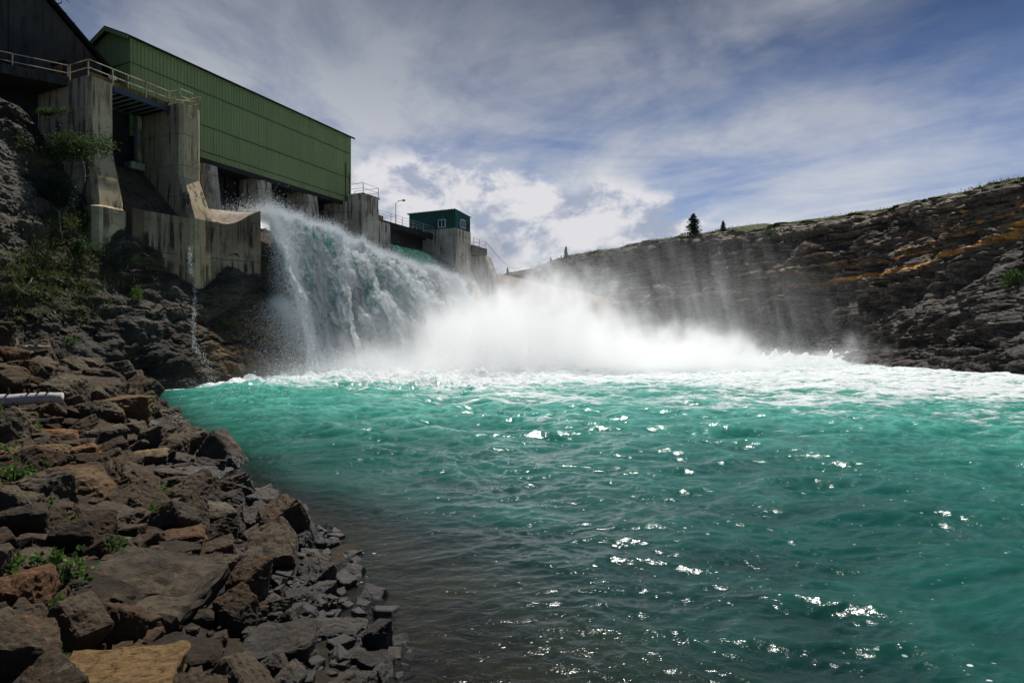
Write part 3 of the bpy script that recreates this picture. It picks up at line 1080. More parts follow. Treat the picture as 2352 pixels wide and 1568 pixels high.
# square tower with a cap slab
tw = dpart('tower', MB().pier([(1, 24.3, 27.1, -4, 4.6, .1), (8.2, 24.3, 27.1, -4, 3.6, .1), (10.4, 24.3, 27.1, -4, 2.42, .05), (15.95, 24.3, 27.1, -4, 2.4, .05)]), M['concrete_grey'])
dpart('cap_slab', MB().dbox(24.2, 27.2, -2.2, 2.5, 15.95, 16.15), M['concrete_grey'], tw)
dpart('pilaster', MB().dbox(23.85, 24.297, -3, .25, 3, 15.35), M['concrete_grey'], tw)
dpart('ledge', MB().dbox(23.6, 24.297, 1.0, 4.0, 10.35, 10.5), M['concrete_pale'], tw)
dpart('buttress', MB().pier([(1, 27.103, 29.9, -4, 3.9, .1), (9.0, 27.103, 29.9, -4, 2.6, .1), (11, 27.103, 29.9, -4, 2.05, .1), (13.7, 27.103, 29.9, -4, 2.0, .1)]), M['concrete_grey'])
# block below the dark green cabin
cb = dpart('cabin_base', MB().pier([(-2, 41.8, 46.0, -6, 8.6, .1), (4.5, 41.8, 46.0, -6, 6.9, .1), (9.6, 41.8, 46.0, -6, 4.05, .06), (15.1, 41.8, 46.0, -6, 4.0, .06)]), M['concrete_grey'],
           label='square concrete block carrying the dark green cabin')
dpart('pilaster', MB().dbox(41.35, 41.797, -4.2, -3.4, 6, 14.0), M['concrete_grey'], cb)
dpart('pier', MB().pier([(-2, 50.2, 52.3, -6, 8.8, .1), (4.5, 50.2, 52.3, -6, 7.0, .1), (12.2, 50.2, 52.3, -6, 4.1, .1), (12.4, 50.2, 52.3, -6, 4.0, .1)]), M['concrete_grey'],
      label='sloping buttress beyond the cabin block')
dpart('deck_slab', MB().dbox(46.02, 50.6, -2.0, 4.2, 12.42, 13.4), M['concrete_dark'])
# gates and walls closing the bays, dark to stand in for their deep shade
for (s0, s1, zb, zt) in ((2.5, 6.18, 8, 15.25), (7.98, 12.28, 8, 15.25), (14.02, 18.38, 8, 15.25), (20.22, 23.84, 8, 15.25), (46.02, 50.18, 2, 12.4)):
    g = MB().dbox(s0, s1, -3.2, -2.9, zb, zt)
    n_ = max(3, int((s1 - s0) / 1.1))
    for k in range(n_ + 1):
        sc_ = s0 + (s1 - s0) * k / n_
        g.dbox(max(s0, sc_ - .06), min(s1, sc_ + .06), -2.9, -2.72, zb, zt)
    for k in range(3):
        zc_ = zb + (zt - zb) * (k + .5) / 3
        g.dbox(s0, s1, -2.9, -2.8, zc_ - .08, zc_ + .08)
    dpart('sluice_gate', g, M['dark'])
g = MB().dbox(-3.28, .72, -.5, -.2, 12.6, ZT - .45)
for k in range(5):
    g.dbox(-3.28, .58, -.2, -.08, 13.1 + k * .85, 13.28 + k * .85)
dpart('sluice_gate', g, M['dark'])
MB().dbox(.2, .55, .1, .5, 12.9, 16.9).build('gate_guide', M['concrete'], dam)
MB().tube([D(.05, .6, 13.0), D(.05, .6, 16.6)], .09).build('water_pipe', M['steel'], dam)
MB().dbox(-.5, .55, .0, .9, 12.75, 13.25).build('gate_seat', M['concrete_grey'], dam)
dpart('sluice_gate', MB().dbox(29.92, 41.78, -1.6, -1.3, 11, 14.24), M['dark'])
# chute between the two tall piers
prof = [(-2.7, 13.15), (-.6, 13.1), (.4, 12.7), (1.4, 11.85), (2.6, 10.75), (3.6, 9.85), (4.3, 9.25), (4.8, 8.95), (5.25, 8.84)]
dpart('chute', MB().loft([[D(s, t, z) for t, z in prof] + [D(s, 5.25, 4), D(s, -2.7, 4)] for s in (-3.28, .68)]), M['concrete_chute'])
# lip wall and its swept end
dpart('lip_wall', MB().loft([[D(s, tb, -3.8), D(s, tf, -3.8), D(s, tf, 8.8), D(s, tb, 8.86)] for s, tb, tf in
                             ((-3.1, 4.0, 5.15), (-1.5, 4.4, 5.4), (.6, 4.6, 5.75), (2.56, 4.8, 6.1))]), M['concrete_wet'])
fr_ = [(2.57, 6.1, 8.86), (2.95, 6.2, 8.78), (3.4, 6.32, 8.8), (3.9, 6.45, 8.98), (4.4, 6.6, 9.28), (4.9, 6.75, 9.66), (5.4, 6.9, 10.0), (5.9, 7.0, 10.22)]
rows = []
for k in range(11):
    u = k / 10
    row = []
    for s, t, z in fr_:
        v = (s - 2.57) / 3.33
        tbk, zbk = 2.2 + 1.9 * v, 10.45 - .05 * v
        zz = z + (zbk - z) * (u ** 1.9) - .25 * math.sin(u * math.pi) * (1 - v)
        row.append(D(s, t + (tbk - t) * u, zz))
    rows.append(row)
bu = MB().grid(rows)
n0 = len(bu.v)
bu.grid([[D(s, t, z) for s, t, z in fr_], [D(s, t, -3.8) for s, t, z in fr_]])
bu.grid([[D(5.9, 7, 10.22), D(5.9, 4.1, 10.4)], [D(5.9, 7, -3.8), D(5.9, 4.1, -3.8)]])
bu.grid([rows[-1], [D(s, t2, -3.8) for s, t2 in ((2.57 + 3.33 * i / 7, 2.2 + 1.9 * i / 7) for i in range(8))]])
dpart('flip_bucket', bu, M['concrete_pale'])
dpart('bucket_wall', MB().loft([[D(s, t - .3, -3.7), D(s, t + .012, -3.7), D(s, t + .012, z - .06), D(s, t - .3, z - .1)] for s, t, z in fr_]), M['concrete_wet'])
# rounded sills behind the water
for (s0, s1) in ((7.98, 12.28), (14.02, 18.38), (20.22, 23.84), (29.92, 41.78)):
    dpart('sill', MB().loft([[D(s, t, z) for t, z in ((-2.8, 10.9), (-.5, 10.8), (1, 10.2), (3, 9.0), (5, 8.2), (6.3, 7.8), (6.3, -3), (-2.8, -3))] for s in (s0, s1)]), M['concrete_chute'])
# deck over the chute bay, dark soffit panels in a steel frame
wk = empty('steel_walkway', D(-1.3, 2.4, 17.1), 'blue steel footbridge with ribbed grey underside spanning two tall piers', 'walkway')
MB().dbox(-3.28, .72, 3.12, 3.3, 16.95, 17.3).build('edge_beam', M['steel'], wk)
MB().dbox(-3.28, .72, -.2, 0, 16.95, 17.3).build('edge_beam', M['steel'], wk)
MB().dbox(-3.28, .72, 0, 3.12, 17.12, 17.22).build('soffit_panel', M['panel'], wk)
for k in range(8):
    s = -3.1 + k * .52
    MB().dbox(s, s + .09, 0.003, 3.117, 16.98, 17.117).build('joist', M['dark'], wk)
MB().dbox(-3.28, .72, 3.2, 3.26, 17.303, 17.62).build('toe_board', M['toe'], wk)


def railing(name, pts, label, post_mat, hgt=1.05, nrail=2, r=.028, posts=None, group=None, parts=True, toe=None):
    e = empty(name, pts[0], label, 'railing', group)
    for k in range(nrail):
        zz = hgt * (k + 1) / nrail
        MB().tube([p + Vector((0, 0, zz)) for p in pts], r, 6).build('rail', post_mat, e)
    for p in (posts or pts):
        MB().beam(p - Vector((0, 0, .05)), p + Vector((0, 0, hgt + .02)), r * 2.2).build('post', post_mat, e)
    if toe:
        m = MB()
        for a_, b_ in zip(pts[:-1], pts[1:]):
            m.beam(a_ + Vector((0, 0, .14)), b_ + Vector((0, 0, .14)), .04, .3)
        m.build('toe_board', toe, e)
    return e


# rail that runs from the left deck over both tall piers
c1, c2 = D(-4.95, 3.3, ZT), D(-3.35, 3.3, ZT)
j0 = D(-4.95, 1.3, ZT)
railing('pier_railing', [j0, c1, c2, D(-2.3, 3.3, ZT), D(-1.0, 3.3, ZT), D(.75, 3.3, ZT)], 'rust streaked cream railing over the footbridge between the tall piers', M['rail'], toe=None)
railing('pier_railing', [D(.8, 3.3, ZT), D(.8, 4.5, ZT), D(2.42, 4.5, ZT), D(2.42, 2.6, ZT)], 'cream railing round the top of the pier with the white lime splash', M['rail'])
railing('pier_railing', [D(1.5, 3.0, ZT), D(2.35, 3.9, ZT)], 'short low diagonal rail in front of green siding', M['rail'], hgt=.75)
MB().dbox(-4.9, -3.4, 3.22, 3.28, ZT + .003, ZT + .3).build('kick_plate', M['toe'], dam)
# floodlight clamped to the rail
fl_ = empty('floodlight', D(-3.0, 2.7, ZT), 'small floodlight by the footbridge rail', 'lamp')
MB().beam(D(-3.0, 2.7, ZT - .1), D(-3.0, 2.7, ZT + .55), .05).build('stand', M['dark'], fl_)
MB().beam(D(-3.2, 2.8, ZT + .62), D(-2.8, 2.6, ZT + .75), .26).build('lamp_head', M['galv'], fl_)
# dark rusty cabinet behind the rail
ec = empty('equipment_box', D(-4.0, 0, ZT), 'dark rusty steel cabinet on the left pier top', 'cabinet')
MB().dbox(-4.85, -2.6, -.9, .6, ZT, ZT + 1.45).build('body', M['dark'], ec)
MB().dbox(-4.95, -2.5, -1.0, .7, ZT + 1.452, ZT + 1.54).build('lid', M['dark'], ec)
MB().dbox(-4.9, -4.853, -.6, .3, ZT + .1, ZT + 1.3).build('door', M['toe'], ec)

# ------------------------------------------------------------------ left deck and the old power house
YW2 = R(54.5)
BX, BY = -math.sin(YW2), -math.cos(YW2)      # left and towards the camera
QX, QY = -math.cos(YW2), math.sin(YW2)       # away from the river
J = D(-4.9, 1.2, ZT)


def E(l, b, z):
    return Vector((J.x + BX * l + QX * b, J.y + BY * l + QY * b, H + z))


def ebox(mb, l0, l1, b0, b1, z0, z1):
    return mb.hexa([E(l0, b0, z0), E(l1, b0, z0), E(l1, b1, z0), E(l0, b1, z0), E(l0, b0, z1), E(l1, b0, z1), E(l1, b1, z1), E(l0, b1, z1)])


ld = empty('access_deck', E(4, 0, ZT), 'stained concrete access deck over a dark void on the far left', 'deck')
ebox(MB(), 0.0, 22, -.05, 5, ZT - .36, ZT).build('slab', M['concrete_dark'], ld)
ebox(MB(), 0.0, 22, .0, .12, ZT + .003, ZT + .28).build('kerb', M['concrete_dark'], ld)
ebox(MB(), 0.2, 22, 3.0, 3.4, 9, ZT - .363).build('dark_backing', M['dark'], ld)  # dark sheet standing in for the shaded void under the deck
railing('deck_railing', [E(l, .06, ZT) for l in (.1, 3.0, 6.0, 9.0, 12.0, 15.0)], 'rusty cream railing along the access deck on the far left', M['rail'])
MB().tube([j0 + Vector((0, 0, .525)), E(.1, .06, ZT + .525)], .028).build('rail_end', M['rail'], dam)

# old power house with a steep gable
oph = empty('old_powerhouse', E(8, 3, ZT), 'dark concrete powerhouse with steep roof edge at the top left corner', 'building')
gl0, gtop = -1.85, 2.45
gb = 2.6
gable = [E(gl0, gb, ZT - .3), E(gl0 + 16, gb, ZT - .3), E(gl0 + 16, gb, ZT + gtop), E(gl0 + 8, gb, ZT + gtop + 9.2), E(gl0, gb, ZT + gtop)]
gable2 = [v + Vector((QX * 14, QY * 14, 0)) for v in gable]
MB().loft([gable, gable2]).build('wall', M['concrete_dark'], oph)
rf = MB()
for sgn in (0, 1):
    a_ = (E(gl0 - .5, gb - .55, ZT + gtop - .35), E(gl0 + 8, gb - .55, ZT + gtop + 9.45)) if sgn == 0 else (E(gl0 + 8, gb - .55, ZT + gtop + 9.45), E(gl0 + 16.5, gb - .55, ZT + gtop - .35))
    bk = Vector((QX * 15, QY * 15, 0))
    up = Vector((0, 0, .3))
    rf.hexa([a_[0], a_[1], a_[1] + bk, a_[0] + bk, a_[0] + up, a_[1] + up, a_[1] + bk + up, a_[0] + bk + up])
ro_ = rf.build('roof', M['roof'], oph)
for l_ in (1.0, 5.2):
    ebox(MB(), gl0 + l_, gl0 + l_ + .07, gb - .03, gb - .003, ZT, ZT + gtop + l_ * 1.0).build('wall_joint', M['dark'], oph)
MB().tube([E(4.6, gb - .12, ZT + 1.75), E(2.6, gb - .12, ZT + .95), E(.1, gb - .12, ZT + .15)], .075).build('drain_pipe', M['dark'], oph)
MB().tube([E(2.3, gb - .25, ZT), E(2.3, gb - .25, ZT + .62), E(2.0, gb - .25, ZT + .72), E(1.5, gb - .25, ZT + .72)], .05).build('bent_pipe', M['dark'], oph)


def rake(l):
    return E(gl0 + l, gb - .3, ZT + gtop - .05 + l * 9.8 / 8.5 + .3)


for l_ in (1.62, 2.08):
    MB().tube([rake(l_), rake(l_) + Vector((0, 0, .42))], .06).build('vent_pipe', M['galv'], ro_)
sd_ = empty('satellite_dish', rake(2.75), 'flat satellite dish on bent arm on the dark roof edge', 'dish')
b0 = rake(2.75)
MB().tube([b0, b0 + Vector((.50, 0, .14)), b0 + Vector((.52, 0, .52))], .04).build('arm', M['dark'], sd_)
dc = b0 + Vector((.55, 0, .62))
MB().tube([dc + Vector((-.02, 0, -.05)), dc + Vector((0, 0, 0)), dc + Vector((.02, 0, .05))], [.18, .62, .60], 20).build('dish', M['dark'], sd_)
ob = sd_.children[-1]
# tip the dish panel
for v in ob.data.vertices:
    q_ = v.co - dc
    v.co = dc + Matrix.Rotation(R(22), 3, 'Y') @ Vector((q_.x, q_.y * .6, q_.z * .9))
# painted panel by the wall
ebox(MB(), .25, .95, gb - .9, gb - .8, ZT, ZT + .85).build('notice_panel', M['toe'], oph)

# ------------------------------------------------------------------ green gate house
gh = empty('gatehouse', D(12.5, -2.4, ZB), 'long green gatehouse clad in ribbed metal siding on concrete piers', 'building')
L, WD, HT = 25.1, 4.8, 7.4


def ribbed(org, along, nrm, length, z0, topfun, pitch=.305, dep=.035, nz=2):
    """corrugated sheet wall"""
    m = MB()
    xs = []
    k = 0.0
    while k < length - 1e-6:
        for dx, h in ((0, 0), (.62, 0), (.70, 1), (.92, 1)):
            x = k + dx * pitch
            if x <= length: xs.append((x, h))
        k += pitch
    xs.append((length, 0))
    lo = [org + along * x + nrm * (dep * h) + Vector((0, 0, z0)) for x, h in xs]
    hi = [org + along * x + nrm * (dep * h) + Vector((0, 0, topfun(x))) for x, h in xs]
    return m.grid([lo, hi])


Av, Nv = Vector((AX, AY, 0)), Vector((NX, NY, 0))
o0 = D(0, 0, 0)
fw = ribbed(o0, Av, Nv, L, ZB, lambda x: ZB + HT).build('facade', M['siding'], gh)
RDG = 1.0
gw = ribbed(o0 - Nv * WD, Nv, -Av, WD, ZB, lambda x: ZB + HT + RDG * (1 - abs(x - WD / 2) / (WD / 2))).build('gable_wall', M['siding'], gh)
ribbed(o0 + Av * L - Nv * WD, Nv, Av, WD, ZB, lambda x: ZB + HT + RDG * (1 - abs(x - WD / 2) / (WD / 2))).build('gable_wall', M['siding'], gh)
ribbed(o0 - Nv * WD, Av, -Nv, L, ZB, lambda x: ZB + HT).build('rear_wall', M['siding'], gh)
MB().dbox(.02, L - .02, -WD + .02, -.02, ZB - .1, ZB + .05).build('floor', M['dark'], gh)
MB().dbox(.0, L, -.35, -.04, ZB - .38, ZB - .102).build('floor_beam', M['dark'], gh)
for zf in (.12, .37, .745):
    zz = ZB + HT * (zf if zf > .2 else .075)
    MB().dbox(-.02, L, .036, .05, zz - .035, zz + .035).build('lap_seam', M['seam'], fw)
    if zf > .2:
        MB().dbox(-.05, -.036, -WD, .05, zz - .035, zz + .035).build('lap_seam', M['seam'], gw)
MB().dbox(-.045, .05, -.05, .045, ZB, ZB + HT).build('corner_trim', M['siding'], gh)
MB().dbox(L - .05, L + .045, -.05, .045, ZB, ZB + HT).build('corner_trim', M['siding'], gh)
rfm = MB()
zr_ = ZB + HT
for a_, b_ in (((.38, -.22), (-WD / 2, RDG)), ((-WD / 2, RDG), (-WD - .38, -.22))):
    q = []
    for z2 in (.02, .2):
        for s_ in (-.45, L + .35):
            q.append([D(s_, a_[0], zr_ + a_[1] + z2), D(s_, b_[0], zr_ + b_[1] + z2)])
    rfm.hexa([q[0][0], q[1][0], q[1][1], q[0][1], q[2][0], q[3][0], q[3][1], q[2][1]])
rfo = rfm.build('roof', M['roof'], gh)
for a_, b_ in (((.40, -.25), (-WD / 2, RDG - .03)), ((-WD / 2, RDG - .03), (-WD - .40, -.25))):
    m = MB()
    p_ = [D(-.47, a_[0], zr_ + a_[1] - .16), D(-.47, b_[0], zr_ + b_[1] - .16), D(-.47, b_[0], zr_ + b_[1] + .14), D(-.47, a_[0], zr_ + a_[1] + .14)]
    m.loft([p_, [v + Av * .05 for v in p_]]).build('barge_board', M['siding'], rfo)
for s_, zt_c in ((24.2, 4.3), (24.85, 3.2)):
    MB().tube([D(s_, .12, ZB - .3), D(s_, .12, ZB + zt_c)], .055, 6).build('conduit', M['seam'], gh)

# rails, lamp, bridge
railing('tower_railing', [D(24.35, -.6, 16.15), D(24.35, 2.4, 16.15), D(27.05, 2.4, 16.15), D(27.05, -1, 16.15)], 'grey pipe railing on top of the square concrete tower beside the green gatehouse', M['galv'], hgt=1.1, r=.025)
br = empty('service_bridge', D(34, 0, 14.3), 'dark steel service bridge leading to the dark green cabin', 'bridge')
MB().dbox(27.11, 41.75, -1.2, .5, 14.25, 14.42).build('deck', M['dark'], br)
for tt_ in (-.95, .25):
    MB().dbox(27.11, 41.75, tt_, tt_ + .16, 13.75, 14.247).build('girder', M['dark'], br)
MB().dbox(27.2, 30.4, .52, .56, 14.15, 14.85).build('rusty_plate', M['toe'], br)
railing('bridge_railing', [D(s_, .45, 14.42) for s_ in (27.3, 29.7, 32.1, 34.5, 36.9, 39.3, 41.7)], 'thin grey railing along the service bridge', M['galv'], nrail=3, r=.02)
lp = empty('lamp_post', D(33.3, .3, 14.42), 'yellow and grey lamp post on the service bridge', 'lamp post')
lpo = MB().tube([D(33.3, .3, 14.4), D(33.3, .3, 15.5)], .06).build('lower_post', M['yellow'], lp)
MB().tube([D(33.3, .3, 15.5), D(33.3, .3, 17.0), D(33.5, .5, 17.3), D(33.8, 1.0, 17.42)], .045).build('pole', M['galv'], lp)
MB().tube([D(33.75, .95, 17.42), D(33.95, 1.25, 17.4)], [.10, .14], 8).build('lamp_head', M['dark'], lp)

# cabin
cab = empty('control_cabin', D(43.9, .5, 15.1), 'small dark green metal cabin on a tall concrete block', 'cabin')
s0, s1, t0, t1, z0, z1, z2 = 41.9, 45.95, -3.6, 3.92, 15.103, 17.62, 17.3
oc0 = D(s0, t0, 0)
ribbed(oc0, Nv, -Av, t1 - t0, z0, lambda x: z1 - .03, .42, .05).build('wall', M['cabin'], cab)
fr2 = ribbed(D(s0, t1, 0), Av, Nv, s1 - s0, z0, lambda x: z1 - (z1 - z2) * x / (s1 - s0) - .03, .42, .05).build('wall', M['cabin'], cab)
ribbed(D(s1, t0, 0), Nv, Av, t1 - t0, z0, lambda x: z2 - .03, .42, .05).build('wall', M['cabin'], cab)
ribbed(D(s0, t0, 0), Av, -Nv, s1 - s0, z0, lambda x: z1 - (z1 - z2) * x / (s1 - s0) - .03, .42, .05).build('wall', M['cabin'], cab)
rr = MB()
rows = []
n_ = 19
for k in range(n_ * 4 + 1):
    tq = t0 - .2 + (t1 - t0 + .35) * k / (n_ * 4)
    h_ = .09 if (k % 4) in (1, 2) else 0
    rows.append([D(s0 - .25, tq, z1 + h_ - .02), D(s1 + .2, tq, z2 + h_ - .04)])
rr.grid(rows)
rr.grid([[v - Vector((0, 0, .06)) for v in r_] for r_ in rows])
rr.build('roof', M['cabin'], cab)


def dwindow(cx_, along, nrm, w, h, parent):
    """window centred on a point of a wall"""
    up = Vector((0, 0, 1))
    f_ = MB()
    for a_, b_, ww in ((-w / 2, -w / 2 + .07, 1), (w / 2 - .07, w / 2, 1), (-.03, .03, .8)):
        f_.hexa([cx_ + along * a_ - up * h / 2, cx_ + along * b_ - up * h / 2, cx_ + along * b_ - up * h / 2 + nrm * .09, cx_ + along * a_ - up * h / 2 + nrm * .09,
                 cx_ + along * a_ + up * h / 2, cx_ + along * b_ + up * h / 2, cx_ + along * b_ + up * h / 2 + nrm * .09, cx_ + along * a_ + up * h / 2 + nrm * .09])
    for z_ in (-h / 2, h / 2 - .07):
        a_, b_ = -w / 2 + .07, w / 2 - .07
        f_.hexa([cx_ + along * a_ + up * z_, cx_ + along * b_ + up * z_, cx_ + along * b_ + up * z_ + nrm * .088, cx_ + along * a_ + up * z_ + nrm * .088,
                 cx_ + along * a_ + up * (z_ + .07), cx_ + along * b_ + up * (z_ + .07), cx_ + along * b_ + up * (z_ + .07) + nrm * .088, cx_ + along * a_ + up * (z_ + .07) + nrm * .088])
    o = f_.build('window', M['white'], parent)
    g = MB()
    a_, b_ = -w / 2 + .05, w / 2 - .05
    q_ = h / 2 - .05
    g.hexa([cx_ + along * a_ - up * q_, cx_ + along * b_ - up * q_, cx_ + along * b_ - up * q_ + nrm * .06, cx_ + along * a_ - up * q_ + nrm * .06,
            cx_ + along * a_ + up * q_, cx_ + along * b_ + up * q_, cx_ + along * b_ + up * q_ + nrm * .06, cx_ + along * a_ + up * q_ + nrm * .06])
    g.build('pane', M['glass'], o)
    return o


dwindow(D(s0, 1.75, 15.85), Nv, -Av, 1.15, 1.1, cab)
dwindow(D(43.75, t1, 15.95), Av, Nv, 1.3, 1.15, cab)
m = MB().dbox(45.2, 45.7, t1 + .02, t1 + .10, 15.5, 16.35)
m.build('vent_grille', M['dark'], cab)
railing('cabin_landing_railing', [D(41.2, -3.4, 14.45), D(41.2, -2.6, 14.45), D(41.2, -1.9, 14.45)], 'small landing rail beside the cabin door', M['galv'], hgt=1.15)
lad = empty('bracket_frame', D(41.7, -1.2, 14.1), 'blue steel bracket frame fixed high on the cabin block', 'bracket')
MB().beam(D(41.72, -2.9, 14.0), D(41.72, -.2, 14.15), .07, .12).build('arm', M['steel'], lad)
MB().beam(D(41.72, -2.9, 14.35), D(41.72, -.2, 14.4), .05, .05).build('arm', M['steel'], lad)
MB().beam(D(41.72, -.25, 13.95), D(41.72, -.25, 15.0), .08, .08).build('upright', M['steel'], lad)
MB().beam(D(41.72, -.65, 13.95), D(41.72, -.65, 15.0), .08, .08).build('upright', M['steel'], lad)
yp = empty('yellow_pipe', D(46.2, 3.6, 12.0), 'tall thin yellow pipe standing against the cabin block', 'pipe')
MB().tube([D(46.25, 3.5, 13.3), D(46.25, 3.5, 15.2)], .055).build('lower_pipe', M['yellow'], yp)
MB().tube([D(46.25, 3.5, 15.2), D(46.25, 3.5, 16.2)], .05).build('upper_pipe', M['galv'], yp)
railing('far_railing', [D(46.6, 4.1, 13.4), D(48.4, 4.1, 13.4), D(50.4, 4.1, 13.4), D(50.4, 0, 13.4)], 'thin grey railing on the slab beyond the cabin', M['galv'], r=.025)

# ------------------------------------------------------------------ overflow weir beyond, with a pointed end wall
we = empty('overflow_weir', D(80, 2, 8), 'long sunlit concrete weir curving down beyond the cabin block', 'weir')
wp = [(-2.5, 10.6), (-1, 11.0), (0, 11.05), (1, 10.8), (2.4, 9.9), (4, 8.4), (6, 6.0), (9, 2.0), (12, -2), (16, -4.2), (-2.5, -4.2)]
ws = [52.303 + (122 - 52.303) * k / 14 for k in range(15)]
MB().loft([[D(s, t + .5, z) for t, z in wp] for s in ws]).build('spill_face', M['concrete_weir'], we)
ew = MB().loft([[D(s, t, z) for t, z in ((-3, 11.9), (1.2, 14.2), (2.2, 13.6), (9.5, 4.0), (9.5, -3), (-3, -3))] for s in (122, 123.6)])
ew.build('end_wall', M['concrete_weir'], we)
MB().dbox(108, 121.9, -9, -7.5, 5, 15.2).build('low_wall', M['concrete_grey'], we)
up_ = empty('utility_pole', P(1289, 652, 140), 'lone wooden utility pole before the cliff beyond the weir', 'pole')
b_ = P(1289, 660, 138)
MB().tube([b_ - Vector((0, 0, 4)), b_ + Vector((0, 0, 7.2))], [.17, .12], 7).build('pole_shaft', M['wood_pole'], up_)
MB().beam(b_ + Vector((-.9, 0, 6.6)), b_ + Vector((.9, 0, 6.6)), .12).build('cross_arm', M['wood_pole'], up_)
ca_ = D(50.4, 4.1, 14.4)
cb_ = P(1200, 612, 188)
pts = [ca_ + (cb_ - ca_) * (k / 10) - Vector((0, 0, 2.0 * math.sin(k / 10 * math.pi))) for k in range(11)]
tag(MB().tube(pts, .035, 5).build('overhead_cable', M['dark']), 'thin dark cable sagging from the far railing to the cliff', 'cable')

# ------------------------------------------------------------------ the falls
NS, NQ = 420, 420
sa = np.linspace(6.3, 36.5, NS)
qa = np.linspace(0, 1, NQ)
S_, Q_ = np.meshgrid(sa, qa)
warm_ = fbm(np.stack([sa * 0.35, sa * 0 + .5, sa * 0], 1), 3)
v0 = 3.9 + 1.1 * warm_[None, :] - 1.5 * sstep(12, 6.3, S_)
t00 = 1.0 + 5.2 * sstep(0, .22, Q_) + 0 * S_
z00 = 10.15 - .55 * sstep(0, .22, Q_) - 0.04 * (S_ - 10) - .075 * np.maximum(S_ - 15, 0)
tau = np.maximum(Q_ - .2, 0) / .8 * 1.72
T_ = t00 + v0 * tau + .6 * sstep(.1, .25, Q_)
Z_ = z00 + .55 * tau - 4.9 * tau ** 2
Z_ += .35 * np.exp(-((Q_ - .17) / .08) ** 2)
base = np.stack([FX + S_ * AX + T_ * NX, FY + S_ * AY + T_ * NY, H + Z_], 2)
nrm = grid_normals(base)
if nrm[200, 200, 2] < 0: nrm = -nrm
fp = np.stack([S_, T_ * .24 + tau * .55, Z_ * .15], 2).reshape(-1, 3)
wv = fbm(fp * .45 + 20, 3)[:, None] * np.array([1.3, 1.0, 1.0])
b1 = billow(fp * .42 + wv * .6, 5, .55)
b2 = billow(fp * np.array([1.5, 1.2, 1.2]) + wv, 4, .6)
b3 = billow(fp * np.array([4.5, 4.0, 4.0]) + wv, 3, .6)
grow = sstep(0.0, .35, Q_).ravel()
disp = (b1 * .55 + b2 * .30 + b3 * .15 + 1.1 * fbm(np.stack([S_ * .26, tau * 1.1, tau * 0], 2).reshape(-1, 3) + 44, 3)) * (.25 + .75 * grow)
fv = base.reshape(-1, 3) + nrm.reshape(-1, 3) * disp[:, None]
fo = .74 + .28 * sstep(12, 6.5, S_.ravel()) + .5 * b1 + .42 * b2 + .2 * b3 + .5 * np.exp(-((Q_.ravel() - .17) / .10) ** 2) + .25 * sstep(.75, 1, Q_.ravel())  # foam on crests; sunlit top and teal shadow clumps painted in too
left = sstep(6.3, 8.2, S_ + 1.2 * fbm(fp * .5 + 3, 3).reshape(S_.shape)).ravel()
al = .3 + .8 * left + .35 * sstep(.35, .12, Q_.ravel())
al -= .35 * 1.3 * sstep(.48, .66, Q_.ravel()) * sstep(10.5, 7.5, S_.ravel())
al *= sstep(36.5, 33.5, S_.ravel()) * .5 + .5
fall = fast_mesh('waterfall', fv, gridF(NQ, NS), M['fall'], attrs={'foam': fo, 'alpha': al})
tag(fall, 'broad white and turquoise sheet of water plunging off the spillway', 'waterfall')


def droplets(name, C, size, label, cat=None, stretch=None, mat=None):
    """many tiny drops as one mesh of small four-faced beads"""
    n = len(C)
    tet = np.array([[1, 1, 1], [1, -1, -1], [-1, 1, -1], [-1, -1, 1]], float) * .6
    rot = RNG.normal(size=(n, 3, 3))
    qm, _ = np.linalg.qr(rot)
    Vt = np.einsum('nij,kj->nki', qm, tet) * size[:, None, None]
    if stretch is not None:
        Vt[:, :, 2] *= stretch
    Vt = Vt + C[:, None, :]
    F = np.array([[0, 1, 2], [0, 3, 1], [0, 2, 3], [1, 3, 2]])
    Fa = (np.arange(n)[:, None, None] * 4 + F[None]).reshape(-1, 3)
    o = fast_mesh(name, Vt.reshape(-1, 3), Fa, mat or M['drop'], smooth=False)
    return tag(o, label, cat, kind='stuff')


# spray thrown off the sheet: mostly at its crests, upper edge and ragged left side
flat = fv
wts = np.clip(disp - .1, 0, 2) ** 1.5 + 1.0 * np.exp(-((Q_.ravel() - .2) / .08) ** 2) + .45 * sstep(10, 6.2, S_.ravel()) + 1.2 * sstep(31, 36, S_.ravel())
wts = wts / wts.sum()
N1 = 340000
idx = RNG.choice(len(flat), N1, p=wts)
ex = RNG.exponential(.22, N1) * (1 + 1.0 * sstep(9, 6.2, S_.ravel()[idx]))
C = flat[idx] + nrm.reshape(-1, 3)[idx] * ex[:, None] + RNG.normal(size=(N1, 3)) * .12
C[:, 2] += .15 * RNG.random(N1)
sz = RNG.lognormal(-4.6, .45, N1)
droplets('spray', C, np.clip(sz, .005, .026), 'white spray drops flung off the crest of the falls', stretch=2.6)
